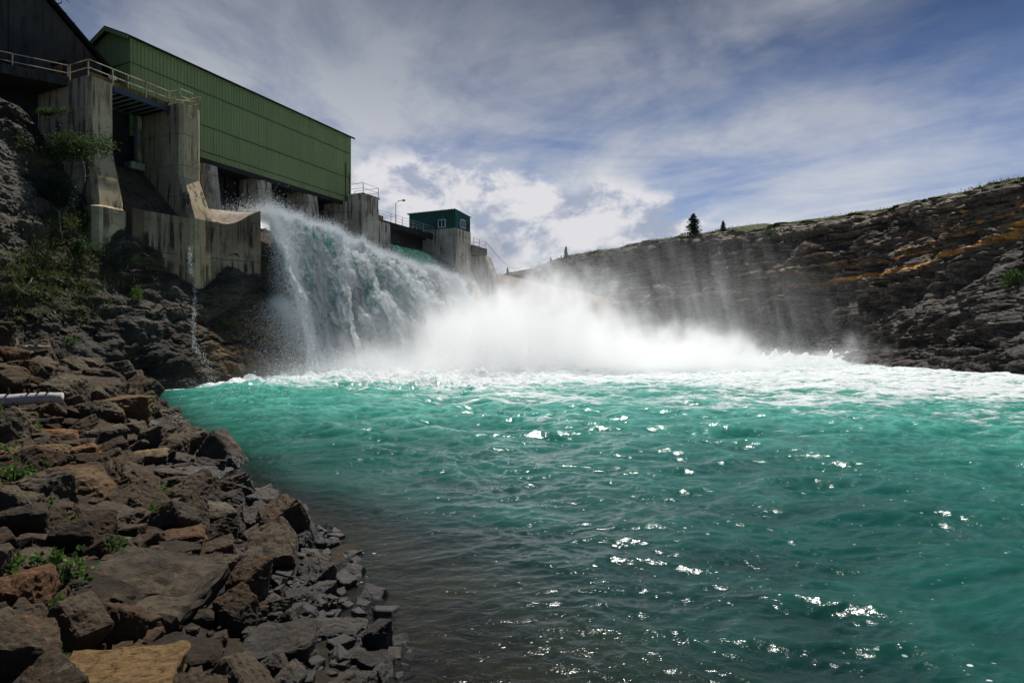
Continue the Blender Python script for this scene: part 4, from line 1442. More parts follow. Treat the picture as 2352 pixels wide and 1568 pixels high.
# thin curtain falling past the dark rock at the left edge, and the jet that bursts from a ledge below it
N2 = 150000
tauc = RNG.random(N2) ** .8 * 1.55
sc_ = 6.0 + RNG.exponential(.9, N2) - .25 * RNG.random(N2)
cl_ = fbm(np.stack([sc_ * 1.6, tauc * .5, tauc * 0], 1), 4)
keep = cl_ + RNG.normal(size=N2) * .25 > -.05
tc = 6.6 + tauc * (1.2 + 2.2 * RNG.random(N2)) + .25 * RNG.normal(size=N2)
C = np.stack([FX + sc_ * AX + tc * NX, FY + sc_ * AY + tc * NY, H + 10.0 + .4 * tauc - 4.9 * tauc ** 2 + .3 * RNG.normal(size=N2)], 1)[keep]
droplets('falling_drops', C, np.clip(RNG.lognormal(-4.8, .5, len(C)), .004, .026), 'thin veil of drops falling past dark rock left of the falls', stretch=2.2)
N3 = 70000
th = RNG.normal(0, .9, N3)
sp = 1.5 + 3.8 * RNG.random(N3)
tj = RNG.random(N3) ** .7 * 1.15
s3 = 6.3 + np.sin(th) * sp * tj * .95 + .25 * RNG.normal(size=N3)
t3 = 8.2 + np.cos(th) * sp * tj * .8
z3 = 2.8 + (.6 + 1.6 * RNG.random(N3)) * tj - 4.9 * tj ** 2 + .3 * RNG.normal(size=N3)
C = np.stack([FX + s3 * AX + t3 * NX, FY + s3 * AY + t3 * NY, H + z3], 1)
C = C[C[:, 2] > 0]
droplets('splash_jet', C, np.clip(RNG.lognormal(-4.9, .5, len(C)), .004, .022), 'fan of spray bursting from a ledge at the foot of the falls', stretch=1.6)
# drops leaping over the broken water
N4 = 60000
u4 = RNG.random(N4)
xx4 = -16 + 66 * u4
yy4 = 48 + .55 * (xx4 + 10) + 6 * RNG.normal(size=N4)
pl4, rg4 = impact(xx4, yy4)
hh4 = RNG.exponential(.5, N4) * (.25 + 1.3 * pl4 + 1.1 * rg4)
C = np.stack([xx4, yy4, .25 + hh4 + .7 * (pl4 + rg4)], 1)
droplets('leaping_foam', C, np.clip(RNG.lognormal(-3.8, .4, N4), .01, .05), 'white drops leaping above the broken water')

# smooth green tongue in the far bay
rows = []
for k in range(24):
    u = k / 23
    t_ = -2.5 + 7.5 * u
    z_ = 12.2 - .3 * u - 2.4 * max(0, u - .25) ** 1.5 * 2
    rows.append([D(29.95 + 11.8 * i / 20, t_, z_ + .06 * math.sin(i * 1.7 + k * .6)) for i in range(21)])
tg = MB().grid(rows)
t_ = NT('smooth_green_water')
nz_ = t_.noise(t_.pos(), 2.5, 5, .6)
M['tongue'] = t_.done(t_.bsdf(t_.mix(t_.ramp(nz_, .45, .7), (.012, .075, .055), (.10, .25, .21)), .12, .5, normal=t_.bump(nz_, .6, .1)))
tag(tg.build('water_tongue', M['tongue'], None, True), 'smooth green water sliding under the service bridge', 'water')

# trickle down the rock below the lip
tr_ = []
for (x, y) in ((432, 565), (431, 600), (437, 640), (442, 665), (441, 700), (440, 740), (440, 775), (441, 800), (455, 815), (468, 840), (476, 868), (480, 885)):
    h_, n_ = on_left_cliff(x, y)
    tr_.append(h_ + Vector((.15 * NX, .15 * NY, 0)) * 1.4)
N5 = 1500
seg = RNG.random(N5) * (len(tr_) - 1.001)
i5 = seg.astype(int)
f5 = (seg - i5)[:, None]
A5 = np.array([tuple(v) for v in tr_])
C = A5[i5] * (1 - f5) + A5[i5 + 1] * f5 + RNG.normal(size=(N5, 3)) * (.08 + .04 * (seg[:, None] > 6.5) * (seg[:, None] - 6))
o_ = droplets('trickle', C, np.clip(RNG.lognormal(-4.4, .4, N5), .006, .024), 'thin white trickle of water running down the dark rock below the lip wall', 'trickle', stretch=2.5)

# ------------------------------------------------------------------ drifting mist
def mist_mat():
    t = NT('drifting_mist')
    p = t.pos()

    def blob(c, r):
        v = t.vmath('DIVIDE', t.vmath('SUBTRACT', p, tuple(c)), tuple(r))
        return t.math('EXPONENT', t.math('MULTIPLY', t.vmath('DOT_PRODUCT', v, v), -1.0))
    wn = t.n('ShaderNodeTexNoise')
    t.put(wn.inputs['Vector'], p)
    wn.inputs['Scale'].default_value = .11
    wn.inputs['Detail'].default_value = 1
    off = t.vmath('MULTIPLY', t.vmath('SUBTRACT', wn.outputs['Color'], (.5, .5, .5)), (9, 9, 8))
    p0 = p
    p = t.vmath('ADD', p0, off)
    core = t.math('ADD', t.math('MULTIPLY', blob((0.5, 60, .8), (10.5, 9, 6.8)), 1.2), t.math('MULTIPLY', blob((16, 66, .2), (14, 9, 3.9)), .8))
    core = t.math('ADD', core, t.math('MULTIPLY', blob((-7.5, 53, .2), (8, 6, 2.6)), .55))
    core = t.math('ADD', core, t.math('MULTIPLY', blob((40, 76, .2), (15, 9, 2.0)), .3))
    n1 = t.noise(t.scale(p0, (1, 1, .8)), .22, 3, .6)
    n3 = t.noise(t.scale(p0, (1, 1, .9)), .62, 3, .65)
    e_ = t.math('ADD', core, t.math('ADD', t.math('MULTIPLY', t.math('SUBTRACT', n1, .5), 1.9), t.math('MULTIPLY', t.math('SUBTRACT', n3, .5), 1.3)))
    core = t.math('ADD', t.math('MULTIPLY', t.ramp(e_, .18, 1.0), t.ramp(core, .02, .22)), t.math('MULTIPLY', core, .10))
    veil = t.math('ADD', blob((25, 88, 7), (17, 13, 9.0)), t.math('MULTIPLY', blob((2, 66, 4), (14, 10, 5.5)), .45))
    sh_ = t.n('ShaderNodeCombineXYZ')
    t.l(t.math('MULTIPLY', t.xyz(p0)[2], .22), sh_.inputs[0])
    n2 = t.noise(t.scale(t.vmath('ADD', p0, sh_.outputs[0]), (1.0, .6, .13)), .55, 4, .68)
    veil = t.math('MULTIPLY', veil, t.ramp(n2, .42, .66, .08, 1.25))
    low = t.math('ADD', t.math('MULTIPLY', blob((-12, 46, .4), (13, 7, 1.9)), .085), t.math('MULTIPLY', blob((-9, 58, 5), (8, 9, 5)), .022))
    den = t.math('ADD', t.math('MULTIPLY', core, .4), t.math('ADD', t.math('MULTIPLY', veil, .034), low))
    den = t.math('MAXIMUM', t.math('SUBTRACT', den, .0025), 0)
    vs = t.n('ShaderNodeVolumeScatter')
    vs.inputs['Color'].default_value = (.93, .94, .952, 1)
    vs.inputs['Anisotropy'].default_value = .25
    t.l(den, vs.inputs['Density'])
    return t.done(None, vs.outputs[0])


M['mist'] = mist_mat()
mb = MB().hexa([Vector(v) for v in ((-30, 38, -.6), (60, 38, -.6), (60, 112, -.6), (-30, 112, -.6), (-30, 38, 19), (60, 38, 19), (60, 112, 19), (-30, 112, 19))])
tag(mb.build('mist', M['mist']), 'white mist billowing from the foot of the falls', kind='stuff')

# ------------------------------------------------------------------ boulders
def rock_mesh(seed, flat=.6, cuts=5, n_extra=6, rough=1.0):
    rg = np.random.default_rng(seed)
    pts = []
    for sx in (-1, 1):
        for sy in (-1, 1):
            for sz in (-1, 1):
                pts.append(np.array([sx, sy, sz]) * (1 - .5 * rg.random(3)))
    for _ in range(n_extra):
        v = rg.normal(size=3)
        pts.append(v / np.linalg.norm(v) * (1.0 + .15 * rg.random()))
    bm = bmesh.new()
    for q in pts:
        bm.verts.new((q[0], q[1] * (.62 + .3 * rg.random()), q[2] * flat))
    r = bmesh.ops.convex_hull(bm, input=bm.verts)
    dead = [e for e in r['geom_interior'] if isinstance(e, bmesh.types.BMVert)] + [e for e in r['geom_unused'] if isinstance(e, bmesh.types.BMVert)]
    if dead:
        bmesh.ops.delete(bm, geom=list(set(dead)), context='VERTS')
    bmesh.ops.dissolve_limit(bm, angle_limit=R(9), verts=bm.verts, edges=bm.edges)
    bmesh.ops.bevel(bm, geom=bm.edges[:], offset=.045, segments=1, affect='EDGES', clamp_overlap=True)
    bmesh.ops.triangulate(bm, faces=bm.faces)
    for _ in range(6):
        lim = 2.2 / (cuts * 2.2)
        lg = [e for e in bm.edges if e.calc_length() > lim]
        if not lg: break
        bmesh.ops.subdivide_edges(bm, edges=lg, cuts=1)
        bmesh.ops.triangulate(bm, faces=bm.faces)
    bm.normal_update()
    co_ = np.array([tuple(v.co) for v in bm.verts])
    no_ = np.array([tuple(v.normal) for v in bm.verts])
    sd_ = seed * 3.7
    tilt = rg.normal(size=2) * .25
    lay = co_[:, 2] + tilt[0] * co_[:, 0] + tilt[1] * co_[:, 1]
    d = .055 * fbm(co_ * 1.5 + sd_, 3) + .026 * billow(co_ * np.array([2.5, 2.5, 5.5]) + sd_, 3) + .038 * ((lay * 4.7 + .35 * fbm(co_ * 2 + sd_, 2)) % 1.0) + .018 * fbm(co_ * 8 + sd_, 2)
    co_ = co_ + no_ * (d * rough)[:, None]
    co_ = co_ / max(np.abs(co_[:, 0]).max(), np.abs(co_[:, 1]).max() * .8)
    for v, c in zip(bm.verts, co_):
        v.co = c
    me = bpy.data.meshes.new('boulder')
    bm.to_mesh(me)
    bm.free()
    return me


PROTO = [rock_mesh(100 + k, flat=[.62, .45, .55, .75, .35, .5][k % 6], cuts=8, n_extra=3 + k % 5) for k in range(18)]
SMALL = [rock_mesh(300 + k, flat=.6, cuts=2, n_extra=4) for k in range(8)]
for me in PROTO + SMALL:
    me.materials.append(M['rock'])
TANM = PROTO[6].copy()
TANM.materials.clear()
TANM.materials.append(M['rock_tan'])
placed = []


def put_rock(me, loc, size, yaw, tilt=(0, 0), label='', group=None, name='boulder', squash=1.0):
    o = bpy.data.objects.new(name, me)
    COL.objects.link(o)
    o.location = loc
    o.rotation_euler = (tilt[0], tilt[1], yaw)
    o.scale = (size, size, size * squash)
    placed.append((loc[0], loc[1], size * (1.5 if group is None else 1)))
    return tag(o, label, 'boulder', group)


# boulders one can pick out: picture centre, width and height in the photograph, what each looks like
HERO = [
    (290, 948, 118, 78, 3, 20, 'sunlit tan boulder leaning over the turquoise water at the bank tip'),
    (225, 897, 150, 66, 1, -32, 'long dark grey slab sloping down into the river'),
    (335, 1056, 96, 54, 0, 15, 'blocky tan boulder with a sunlit flat top near the dark wet ledge'),
    (74, 1052, 138, 66, 2, 5, 'wide rounded brown boulder by the left edge'),
    (155, 1118, 215, 92, 1, 18, 'large brown slab with streaked sunlit top leaning to the left'),
    (24, 822, 74, 62, 0, -30, 'peaked brown boulder highest on the bank below the driftwood'),
    (46, 852, 64, 46, 3, 12, 'angular olive tan boulder below the peaked one'),
    (97, 849, 50, 34, 2, 50, 'small dark square boulder behind the olive tan one'),
    (150, 880, 60, 56, 0, 70, 'upright crumbly brown boulder beside the long dark slab'),
    (180, 1044, 92, 50, 5, 30, 'orange brown wedge boulder in the middle of the bank'),
    (130, 1002, 106, 40, 1, 0, 'orange topped flat boulder above the wedge boulder'),
    (396, 1098, 104, 48, 5, -14, 'flat dark grey slab just behind the waterline'),
    (466, 1116, 60, 46, 3, 25, 'square dark boulder with a lit top at the waterline'),
    (526, 1114, 26, 22, 0, 40, 'small black pointed rock standing alone in the shallows'),
    (494, 1184, 92, 66, 0, -40, 'steep sided pointed grey boulder near the waterline'),
    (648, 1198, 68, 52, 0, 10, 'dark pointed boulder at the edge of the river'),
    (748, 1254, 56, 34, 3, -20, 'black pointed rock sticking furthest into the river'),
    (690, 1247, 62, 54, 2, 70, 'rough brown boulder behind the black pointed rock'),
    (566, 1352, 108, 118, 3, 80, 'big upright boulder with pale scratched face near the middle'),
    (688, 1380, 86, 56, 1, 33, 'wet slab shining silver in the sun'),
    (330, 1370, 360, 110, 4, -10, 'very long flat boulder with an overhanging dark front'),
    (52, 1368, 140, 110, 2, 35, 'red stained block at the left edge'),
    (82, 1292, 120, 52, 5, -5, 'grey ridged boulder above the red stained block'),
    (770, 1456, 150, 66, 1, 5, 'reflective wet slab low on the bank'),
    (868, 1470, 66, 120, 3, 60, 'rounded black boulder at the water near the bottom'),
    (850, 1524, 126, 60, 5, -15, 'dark slab at the bottom against the water'),
    (40, 1205, 126, 100, 0, 25, 'big black boulder in shade at the left edge'),
    (420, 1236, 110, 50, 5, 12, 'broad flat brown slab among smaller stones'),
    (245, 1190, 150, 54, 4, -14, 'low shaded slab under the large streaked slab'),
    (30, 960, 110, 44, 1, 8, 'flat boulder carrying the white birch log'),
    (640, 1490, 200, 80, 4, 12, 'long black ledge boulder near the bottom'),
    (420, 1500, 200, 80, 2, -12, 'black boulder next to the ochre slab'),
]
for k, (cx_, cy_, w_, h_, pr, yw, lb) in enumerate(HERO):
    dd = ground_hit(cx_, cy_ + h_ * .30)
    wld = w_ / FPX * dd
    p_ = P(cx_, cy_, dd + wld * .25)
    me = PROTO[(pr + 6 * (k % 3)) % len(PROTO)]
    fl0 = [.62, .45, .55, .75, .35, .5][pr % 6]
    sq = min(1.6, max(.7, (h_ / w_) / fl0 * 1.02))
    hr = put_rock(me, p_ - Vector((0, 0, .03 * wld)), wld * .52, R(yw), (R(random.uniform(-7, 12)), R(-yw * .25)), lb, squash=sq)
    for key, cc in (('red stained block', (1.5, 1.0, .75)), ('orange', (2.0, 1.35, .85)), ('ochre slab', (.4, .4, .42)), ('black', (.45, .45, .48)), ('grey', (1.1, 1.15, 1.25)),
                    ('silver', (1.2, 1.2, 1.3)), ('sunlit tan', (1.9, 1.65, 1.2)), ('tan', (1.6, 1.45, 1.05)), ('pale', (1.5, 1.4, 1.2)), ('dark', (.65, .65, .68)), ('brown', (1.35, 1.1, .85))):  # sunlit and silver tints paint sun and shine into the rock colour
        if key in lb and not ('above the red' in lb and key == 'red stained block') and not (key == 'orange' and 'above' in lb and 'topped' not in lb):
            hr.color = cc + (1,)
            break
# ochre slab nearest the camera
dd = ground_hit(275, 1580)
p_ = P(275, 1592, dd)
put_rock(TANM, p_, .092 * dd, R(12), (R(8), R(4)), 'ochre slab lying nearest at the bottom of the picture', squash=.85)
# one under water
put_rock(TANM, Vector((-.62, 6.35, -.22)), .14, R(30), (.1, .1), 'small ochre stone under clear water near the bottom', squash=.7)

dl = ground_hit(90, 935) - 1.2
for k in range(12):
    q_ = P(-160 + 310 * k / 11, 920, dl)
    placed.append((q_.x, q_.y, .3))

GR = [('brown angular boulder of the dry upper bank', 'dry boulders heaped on the upper bank'),
      ('dark wet boulder along the edge of the river', 'wet boulders along the waterline'),
      ('shaded angular boulder of the near lower bank', 'shaded boulders of the near bank')]
cnt = 0
tries = 0
while cnt < 264 and tries < 60000:
    tries += 1
    Y = 3.0 * (38 / 3.0) ** random.random()
    ds = random.uniform(-.5, 9.5) if Y > 8 else random.uniform(-.5, 5)
    # walk inland from the shore
    xs = np.interp(Y, SHORE[::-1, 1], SHORE[::-1, 0])
    X = xs - ds * (1.25 + .02 * Y)
    px = 1176 + X / Y * FPX
    if px < -120 or px > 1050: continue
    sdist = float(shore_dist(np.array([X]), np.array([Y]))[0])
    if sdist < -.4: continue
    base_ = .0195 * Y + .135
    size = base_ * math.exp(random.gauss(-.05, .38))
    size = min(size, base_ * 1.6, 1.25)
    if Y < 14 and sdist < .55 * size: continue
    if any((X - a) ** 2 + (Y - b) ** 2 < (.62 * (size + c)) ** 2 for a, b, c in placed): continue
    z = Gf(X, Y) + size * random.uniform(.15, .42)
    py = HOR + (H - z) / Y * FPX
    if py > 1640: continue
    if sdist < .55: lb, gp = GR[1]
    elif Y < 7.5: lb, gp = GR[2]
    else: lb, gp = GR[0]
    me = random.choice(PROTO)
    put_rock(me, Vector((X, Y, z)), size, random.uniform(0, 6.28), (random.gauss(0, .42), random.gauss(0, .42)), lb, gp, squash=random.uniform(.9, 1.45))
    cnt += 1
# the rest as small rubble in one mesh
Vs, Fs, n0 = [], [], 0
sv_ = []
for me in SMALL:
    v = np.zeros(len(me.vertices) * 3, dtype=np.float32)
    me.vertices.foreach_get('co', v)
    fidx = np.zeros(len(me.polygons) * 3, dtype=np.int32)
    me.polygons.foreach_get('vertices', fidx)
    sv_.append((v.reshape(-1, 3), fidx.reshape(-1, 3)))
for k in range(5600):
    Y = 2.8 * (36 / 2.8) ** random.random()
    ds = random.uniform(-.35, 8.5 if Y > 8 else 5)
    xs = np.interp(Y, SHORE[::-1, 1], SHORE[::-1, 0])
    X = xs - ds * (1.25 + .02 * Y)
    px = 1176 + X / Y * FPX
    if px < -150 or px > 1150: continue
    sz = (.0105 * Y + .015) * math.exp(random.gauss(-.3, .5))
    sz = min(sz, .02 * Y + .03, .36)
    v, fidx = sv_[k % len(sv_)]
    rm = np.array(Matrix.Rotation(random.uniform(0, 6.28), 3, 'Z') @ Matrix.Rotation(random.gauss(0, .5), 3, 'X'))
    Vs.append((v @ rm.T) * sz + np.array([X, Y, Gf(X, Y) + sz * .15]))
    Fs.append(fidx + n0)
    n0 += len(v)
tag(fast_mesh('rubble', np.concatenate(Vs), np.concatenate(Fs), M['rock'], smooth=False), 'small broken stones between the boulders', kind='stuff')
bpy.context.view_layer.update()

# ------------------------------------------------------------------ driftwood
def bank_top(x, y):
    """height of whatever lies highest at a spot of the bank"""
    best = Gf(x, y)
    for o in list(COL.objects):
        if o.get('category') == 'boulder' and (o.location.x - x) ** 2 + (o.location.y - y) ** 2 < 4:
            mi = o.matrix_world.inverted()
            a = mi @ Vector((x, y, 8))
            d = (mi.to_3x3() @ Vector((0, 0, -1))).normalized()
            ok, hp, _, _ = o.ray_cast(a, d)
            if ok:
                best = max(best, (o.matrix_world @ hp).z)
    return best


a_, b_ = P(-140, 921, dl - .6), P(142, 914, dl + .2)
n_ = 18
pts, rad_ = [], []
for k in range(n_):
    u = k / (n_ - 1)
    pts.append(a_.lerp(b_, u) + Vector((0, 0, .025 * math.sin(u * 9))))
    rad_.append((.195 - .05 * u) * (1 + .05 * math.sin(k * 2.3)))
lg = empty('birch_log', a_.lerp(b_, .5), 'white birch log lying on boulders at the left edge', 'log')
MB().tube(pts, rad_, 14).build('trunk', M['birch'], lg, True)
for u, l_ in ((.55, .14), (.72, .10), (.88, .12), (.62, -.3), (.8, .1)):
    q_ = a_.lerp(b_, u)
    MB().tube([q_ + Vector((0, 0, .12 if l_ > 0 else -.1)), q_ + Vector((.05, -.05, .16 + l_ if l_ > 0 else -.15 + l_))], [.05, .02], 6).build('branch_stub', M['bark'], lg)


def crooked(p0, p1, r0, r1, bend=.12, n=9, seed=0):
    rg = random.Random(seed)
    L_ = (p1 - p0).length
    out, rr_ = [], []
    ofs = Vector((0, 0, 0))
    for k in range(n):
        u = k / (n - 1)
        ofs = ofs + Vector((rg.gauss(0, 1), rg.gauss(0, 1), rg.gauss(0, 1))) * bend * L_ / n
        out.append(p0.lerp(p1, u) + ofs * (1 if 0 < k else 0))
        rr_.append(r0 + (r1 - r0) * u)
    return out, rr_


ddw = ground_hit(60, 850) + 1.5
DW = [((40, 828), (8, 806), .10, .04, 'bleached forked branch end at the far left of the driftwood'),
      ((42, 822), (112, 806), .13, .06, 'long dark driftwood trunk pointing to the river'),
      ((58, 800), (112, 795), .13, .05, 'curved white driftwood root on top of the heap'),
      ((38, 830), (44, 786), .12, .05, 'upright dark root of the driftwood heap'),
      ((30, 812), (70, 788), .08, .03, 'thin pale branch leaning across the driftwood heap'),
      ((95, 860), (126, 846), .035, .02, 'short white stick below the driftwood heap')]
for k, (p0, p1, r0, r1, lb) in enumerate(DW):
    pts, rr_ = crooked(P(p0[0], p0[1], ddw), P(p1[0], p1[1], ddw + .3), r0, r1, .35 if k == 2 else .18, 10, k + 5)
    e = empty('driftwood', pts[0], lb, 'driftwood', 'driftwood heap on the bank')
    MB().tube(pts, rr_, 8).build('stem', M['deadwood'] if k != 1 and k != 3 else M['bark'], e, True)
    for j in range(2):
        q_ = pts[4 + 2 * j]
        MB().tube([q_, q_ + Vector((random.uniform(-.3, .3), -.1, random.uniform(.1, .35)))], [r1, .012], 6).build('twig', M['deadwood'], e)
for (p0, p1, lb) in (((150, 912), (196, 922), 'thin pale stick below the upright crumbly boulder'), ((214, 1030), (232, 990), 'pale stick leaning between boulders in mid bank'),
                     ((178, 945), (182, 962), 'short white splinter of wood under the tan boulder')):
    d_ = ground_hit(p0[0], p0[1]) - .5
    pts, rr_ = crooked(P(*p0, d_), P(*p1, d_ + .1), .03, .018, .06, 6, p0[0])
    tag(MB().tube(pts, rr_, 6).build('stick', M['deadwood']), lb, 'stick')

# bleached branches hanging on the rock face
BR = [((186, 352), (196, 424), 'bleached dead branch hanging under the big shrub'), ((112, 482), (140, 560), 'dead white branch standing below the dark shrub'),
      ((55, 650), (42, 690), 'pale crooked branch low on the grassy rock face'), ((20, 640), (52, 668), 'pale branch lying on the grassy rock face at the left')]
for k, (p0, p1, lb) in enumerate(BR):
    h0, n0_ = on_left_cliff(*p0)
    h1, n1_ = on_left_cliff(*p1)
    c0, c1_ = h0 + n0_ * .5, h1 + n1_ * .35
    pts, rr_ = crooked(c0, c1_, .045, .015, .2, 10, 40 + k)
    e = empty('dead_branch', c0, lb, 'branch')
    MB().tube(pts, rr_, 6).build('stem', M['deadwood'], e)
    for j in range(6 if k < 2 else 2):
        q_ = pts[2 + j % 7]
        q2 = q_ + Vector((random.uniform(-1.0, 1.0) * .9, random.uniform(-.4, .1), random.uniform(-.8, .45)))
        p2, r2 = crooked(q_, q2, .022, .009, .25, 6, 60 + k * 7 + j)
        MB().tube(p2, r2, 5).build('twig', M['deadwood'], e)


# ------------------------------------------------------------------ plants
def leaf_quads(C, Nn, size, mat, name, parent, asp=2.2):
    """n leaves, each a folded pointed blade"""
    n = len(C)
    ax = RNG.normal(size=(n, 3)) * .55 + Nn
    ax /= np.linalg.norm(ax, axis=1)[:, None]
    sd2 = np.cross(ax, RNG.normal(size=(n, 3)))
    sd2 /= np.linalg.norm(sd2, axis=1)[:, None]
    up2 = np.cross(sd2, ax)
    L_ = size[:, None] * asp / 2
    w_ = size[:, None] * .5
    a = C
    m1 = C + ax * L_ * .5 + sd2 * w_ + up2 * w_ * .25
    m2 = C + ax * L_ * .5 - sd2 * w_ + up2 * w_ * .25
    tp = C + ax * L_ - up2 * w_ * .3
    V = np.stack([a, m1, tp, m2], 1).reshape(-1, 3)
    i = np.arange(n)[:, None] * 4
    F = np.concatenate([i + np.array([0, 1, 2]), i + np.array([0, 2, 3])], 1).reshape(-1, 3)
    return fast_mesh(name, V, F, mat, parent, smooth=False)


def bush(name, loc, nrm_, rad3, nleaf, lsize, mat, label, cat='shrub', seed=0, group=None):
    rg = np.random.default_rng(seed)
    e = empty(name, loc, label, cat, group)
    clumps = rg.normal(size=(16, 3)) * np.array(rad3) * .55
    clumps[:, 2] = np.abs(clumps[:, 2]) * (1 if nrm_ is None else .9)
    st = MB()
    for c in clumps:
        q_ = Vector(loc) + Vector(c)
        st.tube([Vector(loc) - Vector((0, 0, .1)), Vector(loc).lerp(q_, .5) + Vector((0, 0, .08)), q_], [.035 * max(rad3), .022 * max(rad3), .006], 5)
    st.build('stem', M['bark'], e)
    k = rg.integers(0, len(clumps), nleaf)
    C = np.array(loc) + clumps[k] + rg.normal(size=(nleaf, 3)) * np.array(rad3) * .22
    leaf_quads(C, (clumps[k] / max(rad3)) + np.array([0, 0, .3]), lsize * (.6 + .8 * rg.random(nleaf)), mat, 'foliage', e)
    return e


h_, n_ = on_left_cliff(170, 350)
bush('leafy_shrub', h_ + n_ * .7, n_, (1.5, 1.1, 1.6), 5200, .10, M['leaf_dark'], 'big leafy shrub growing from the rock beside the tall pier', seed=1)
h_, n_ = on_left_cliff(140, 470)
bush('conifer_shrub', h_ + n_ * .5, n_, (1.1, .8, 1.2), 4200, .07, M['needle'], 'dark low conifer shrub under the big leafy shrub', seed=2)
h_, n_ = on_left_cliff(182, 580)
bush('small_shrub', h_ + n_ * .3, n_, (.55, .5, .8), 1500, .08, M['leaf_dark'], 'small bluish green shrub on the grey rock', seed=3)
h_, n_ = on_left_cliff(116, 264)
bush('ledge_shrub', h_ + n_ * .2, n_, (1.0, .5, .35), 1300, .07, M['leaf_dark'], 'low green growth on the ledge below the deck', seed=4)
for k, (x, y, rx, nl, lb) in enumerate(((318, 690, .35, 800, 'strip of bright moss like plants on the dark rock'), (300, 600, .3, 300, 'tuft of weeds under the rock spur'), (515, 745, .35, 300, 'small weed clump near the falls'),
                                        (165, 790, .3, 250, 'small weed low on the dark rock'))):
    h_, n_ = on_left_cliff(x, y)
    bush('weed_clump', h_ + n_ * .08, n_, (rx, rx, rx * (2.2 if k == 0 else 1)), nl, .06, M['leaf'], lb, 'weeds', 20 + k)

# grass on the rock face: uncountable
N6 = 9000
xs6, ys6 = RNG.random(N6 * 3) * 300, 540 + RNG.random(N6 * 3) * 180
C6 = []
for k in range(900):
    x, y = random.gauss(90, 90), random.gauss(640, 45)
    if not 0 < x < 420: continue
    h_, n_ = on_left_cliff(x, y)
    C6.append(tuple(h_ + n_ * .02))
for k in range(250):
    x, y = random.uniform(105, 215), 500 + random.gauss(10, 14)
    h_, n_ = on_left_cliff(x, y)
    C6.append(tuple(h_ + n_ * .02))
C6 = np.repeat(np.array(C6), 9, axis=0)
C6 = C6 + RNG.normal(size=C6.shape) * np.array([.18, .18, .08])
lq = leaf_quads(C6, np.tile(np.array([0, 0, 1.2]), (len(C6), 1)), .03 + .05 * RNG.random(len(C6)), M['grass'], 'grass', None, 7.0)
tag(lq, 'thin grass clinging to the grey rock face', 'grass', kind='stuff')

# leafy weeds between the boulders
PL = [(352, 1143, .30, 'bright green weeds in the sun between the middle boulders'), (355, 1180, .16, 'small green weed below the sunlit weeds'), (92, 1178, .2, 'weed beside the black shaded boulder'),
      (158, 1228, .2, 'upright weed in the shade left of the middle'), (250, 1262, .18, 'low weed by the broad brown slab'), (318, 1284, .14, 'weed under the broad brown slab'),
      (150, 1326, .24, 'leafy weed above the very long flat boulder'), (118, 1322, .2, 'leafy weed next to the red stained block'), (122, 1418, .14, 'dim weed below the red stained block'),
      (30, 1050, .3, 'weeds behind the wide rounded boulder'), (10, 965, .45, 'leafy weeds under the birch log at the left edge'), (30, 1105, .35, 'weeds left of the large streaked slab'),
      (80, 1105, .25, 'weeds in the gap above the large streaked slab'), (85, 985, .15, 'tiny weed by the orange topped boulder'), (100, 1535, .1, 'tiny weed in deep shade beside the ochre slab'), (8, 1310, .2, 'green weed at the left edge by the ridged boulder')]
for k, (x, y, rr_, lb) in enumerate(PL):
    d_ = ground_hit(x, y + 10) - .1
    q_ = P(x, y + 6, d_)
    n_ = int(60 + 260 * rr_)
    bush('weed', q_, None, (rr_ * .8, rr_ * .6, rr_ * .8), n_, .022 * math.sqrt(d_), M['leaf'], lb, 'plant', 70 + k, 'weeds growing between the boulders')


# conifers on the rim
def conifer(loc, h, label, seed, wide=.36):
    rg = np.random.default_rng(seed)
    e = empty('conifer_tree', loc, label, 'tree', 'conifers along the cliff top')
    MB().tube([Vector(loc) - Vector((0, 0, .4)), Vector(loc) + Vector((0, 0, h * .5)), Vector(loc) + Vector((0, 0, h * .98))], [.035 * h, .022 * h, .003 * h], 7).build('trunk', M['bark'], e)
    C, Nn, S = [], [], []
    nb = 120
    for b in range(nb):
        u = .06 + .93 * (b + rg.random()) / nb
        L_ = h * wide * (1 - u) ** .75 * (.55 + .6 * rg.random()) + .02 * h
        a = rg.random() * 6.283
        dirv = np.array([math.cos(a), math.sin(a), 0])
        m = max(6, int(30 * L_ / (h * wide)))
        for j in range(m):
            w = (j + rg.random()) / m
            C.append(np.array(loc) + np.array([0, 0, h * u]) + dirv * L_ * w + np.array([0, 0, -.28 * L_ * w + .20 * L_ * w * w]) + rg.normal(size=3) * .02 * h * (1 - .4 * w))
            Nn.append(dirv * .8 + np.array([0, 0, .12]))
            S.append(h * .045 * (1.2 - .5 * w))
    leaf_quads(np.array(C), np.array(Nn), np.array(S), M['needle'], 'crown', e, 4.0)


def rim_point(px):
    """highest rock met above the picture column"""
    for y in range(380, 700, 2):
        o = Vector((0, 0, H))
        d = (P(px, y, 1.0) - o).normalized()
        h_ = RBVH.ray_cast(o, d)
        if h_[0] is not None:
            return h_[0], y
    return P(px, 600, 150), 600


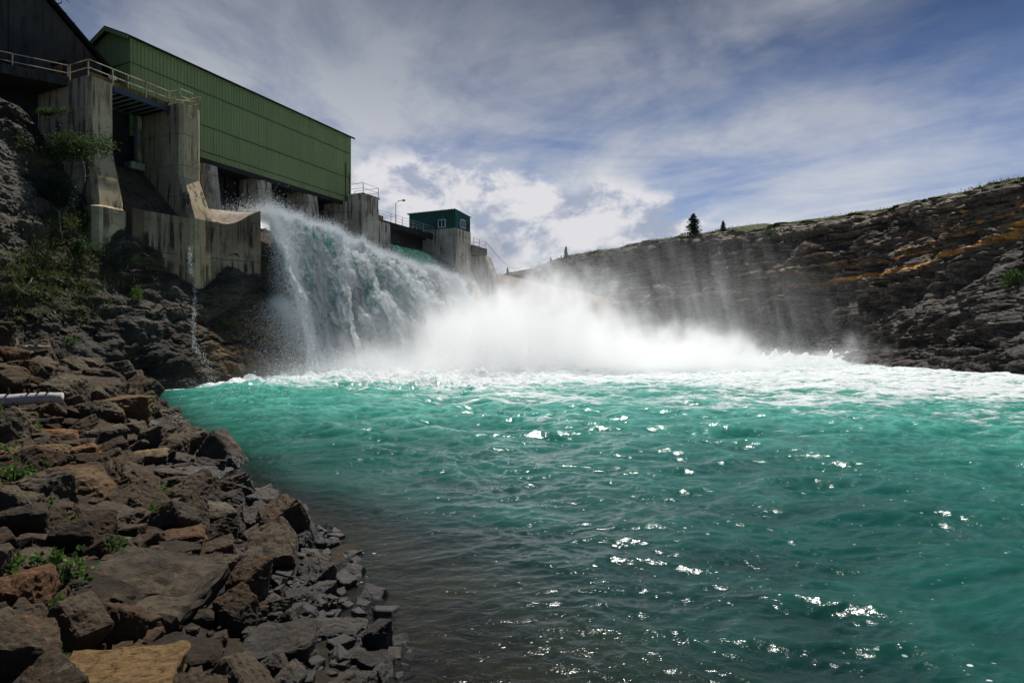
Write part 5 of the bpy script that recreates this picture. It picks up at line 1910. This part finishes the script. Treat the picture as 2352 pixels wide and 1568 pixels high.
for k, (x, hp, wd, lb) in enumerate(((1592, 50, .52, 'tall bushy conifer on the cliff top, the biggest of them'), (1661, 22, .40, 'small round conifer right of the biggest one'),
                                     (1300, 24, .22, 'narrow young conifer on the sloping cliff top'), (1265, 11, .3, 'tiny conifer left of the narrow one'),
                                     (1166, 15, .26, 'small conifer where the cliff meets the cabin side'), (1135, 10, .3, 'tiniest conifer beside the concrete buttress'))):
    q_, y = rim_point(x)
    conifer(q_ - Vector((0, 0, .15)), hp / FPX * q_.y, lb, 200 + k, wd)
for k, (x, y, rr_, lb) in enumerate(((1762, 540, 1.5, 'dark green bush hanging on the cliff rim'), (1700, 600, .9, 'faint bush in the mist on the cliff'), (2145, 590, .5, 'pale sapling on the dark cliff'),
                                     (2335, 650, 1.3, 'yellow green bush at the right edge of the cliff'), (1240, 615, 1.6, 'green bush below the narrow conifer'), (2095, 520, .6, 'low bush on the upper cliff'))):
    h_, n_ = on_right_cliff(x, y)
    bush('cliff_bush', h_ + n_ * .3, n_, (rr_, rr_, rr_ * .9), 900, .12 + .05 * rr_, M['leaf_dark'], lb, 'bush', 300 + k)
# grass along the rim, uncountable
Cg = []
ii = RNG.integers(0, nu, 9000)
sb = 210 + RNG.integers(-9, 6, 9000)
Cg = fz.reshape(len(vrow), nu, 3)[sb, ii] + RNG.normal(size=(9000, 3)) * np.array([.5, .5, .06])
mk = fbm(Cg * np.array([.06, .06, 0]) + 4, 3) > -.12
Cg = Cg[mk]
lq = leaf_quads(Cg, np.tile(np.array([0, 0, 1.3]), (len(Cg), 1)), .05 + .07 * RNG.random(len(Cg)), M['grass'], 'grass', None, 7.0)
tag(lq, 'green grass fringe along the cliff top across the river', 'grass', kind='stuff')
# bleached log and pale block on the rocky point
h0, n0_ = on_right_cliff(2268, 748)
h1, n1_ = on_right_cliff(2325, 752)
dl = empty('beached_log', h0 + n0_ * .3, 'bleached log stranded on the rocky point at the right', 'log')
pts, rr_ = crooked(h0 + n0_ * .3, h1 + n1_ * .3, .16, .09, .1, 8, 77)
MB().tube(pts, rr_, 8).build('stem', M['deadwood'], dl)
MB().tube([pts[1], pts[1] + Vector((.2, -.2, .7))], [.06, .03], 6).build('branch_stub', M['deadwood'], dl)
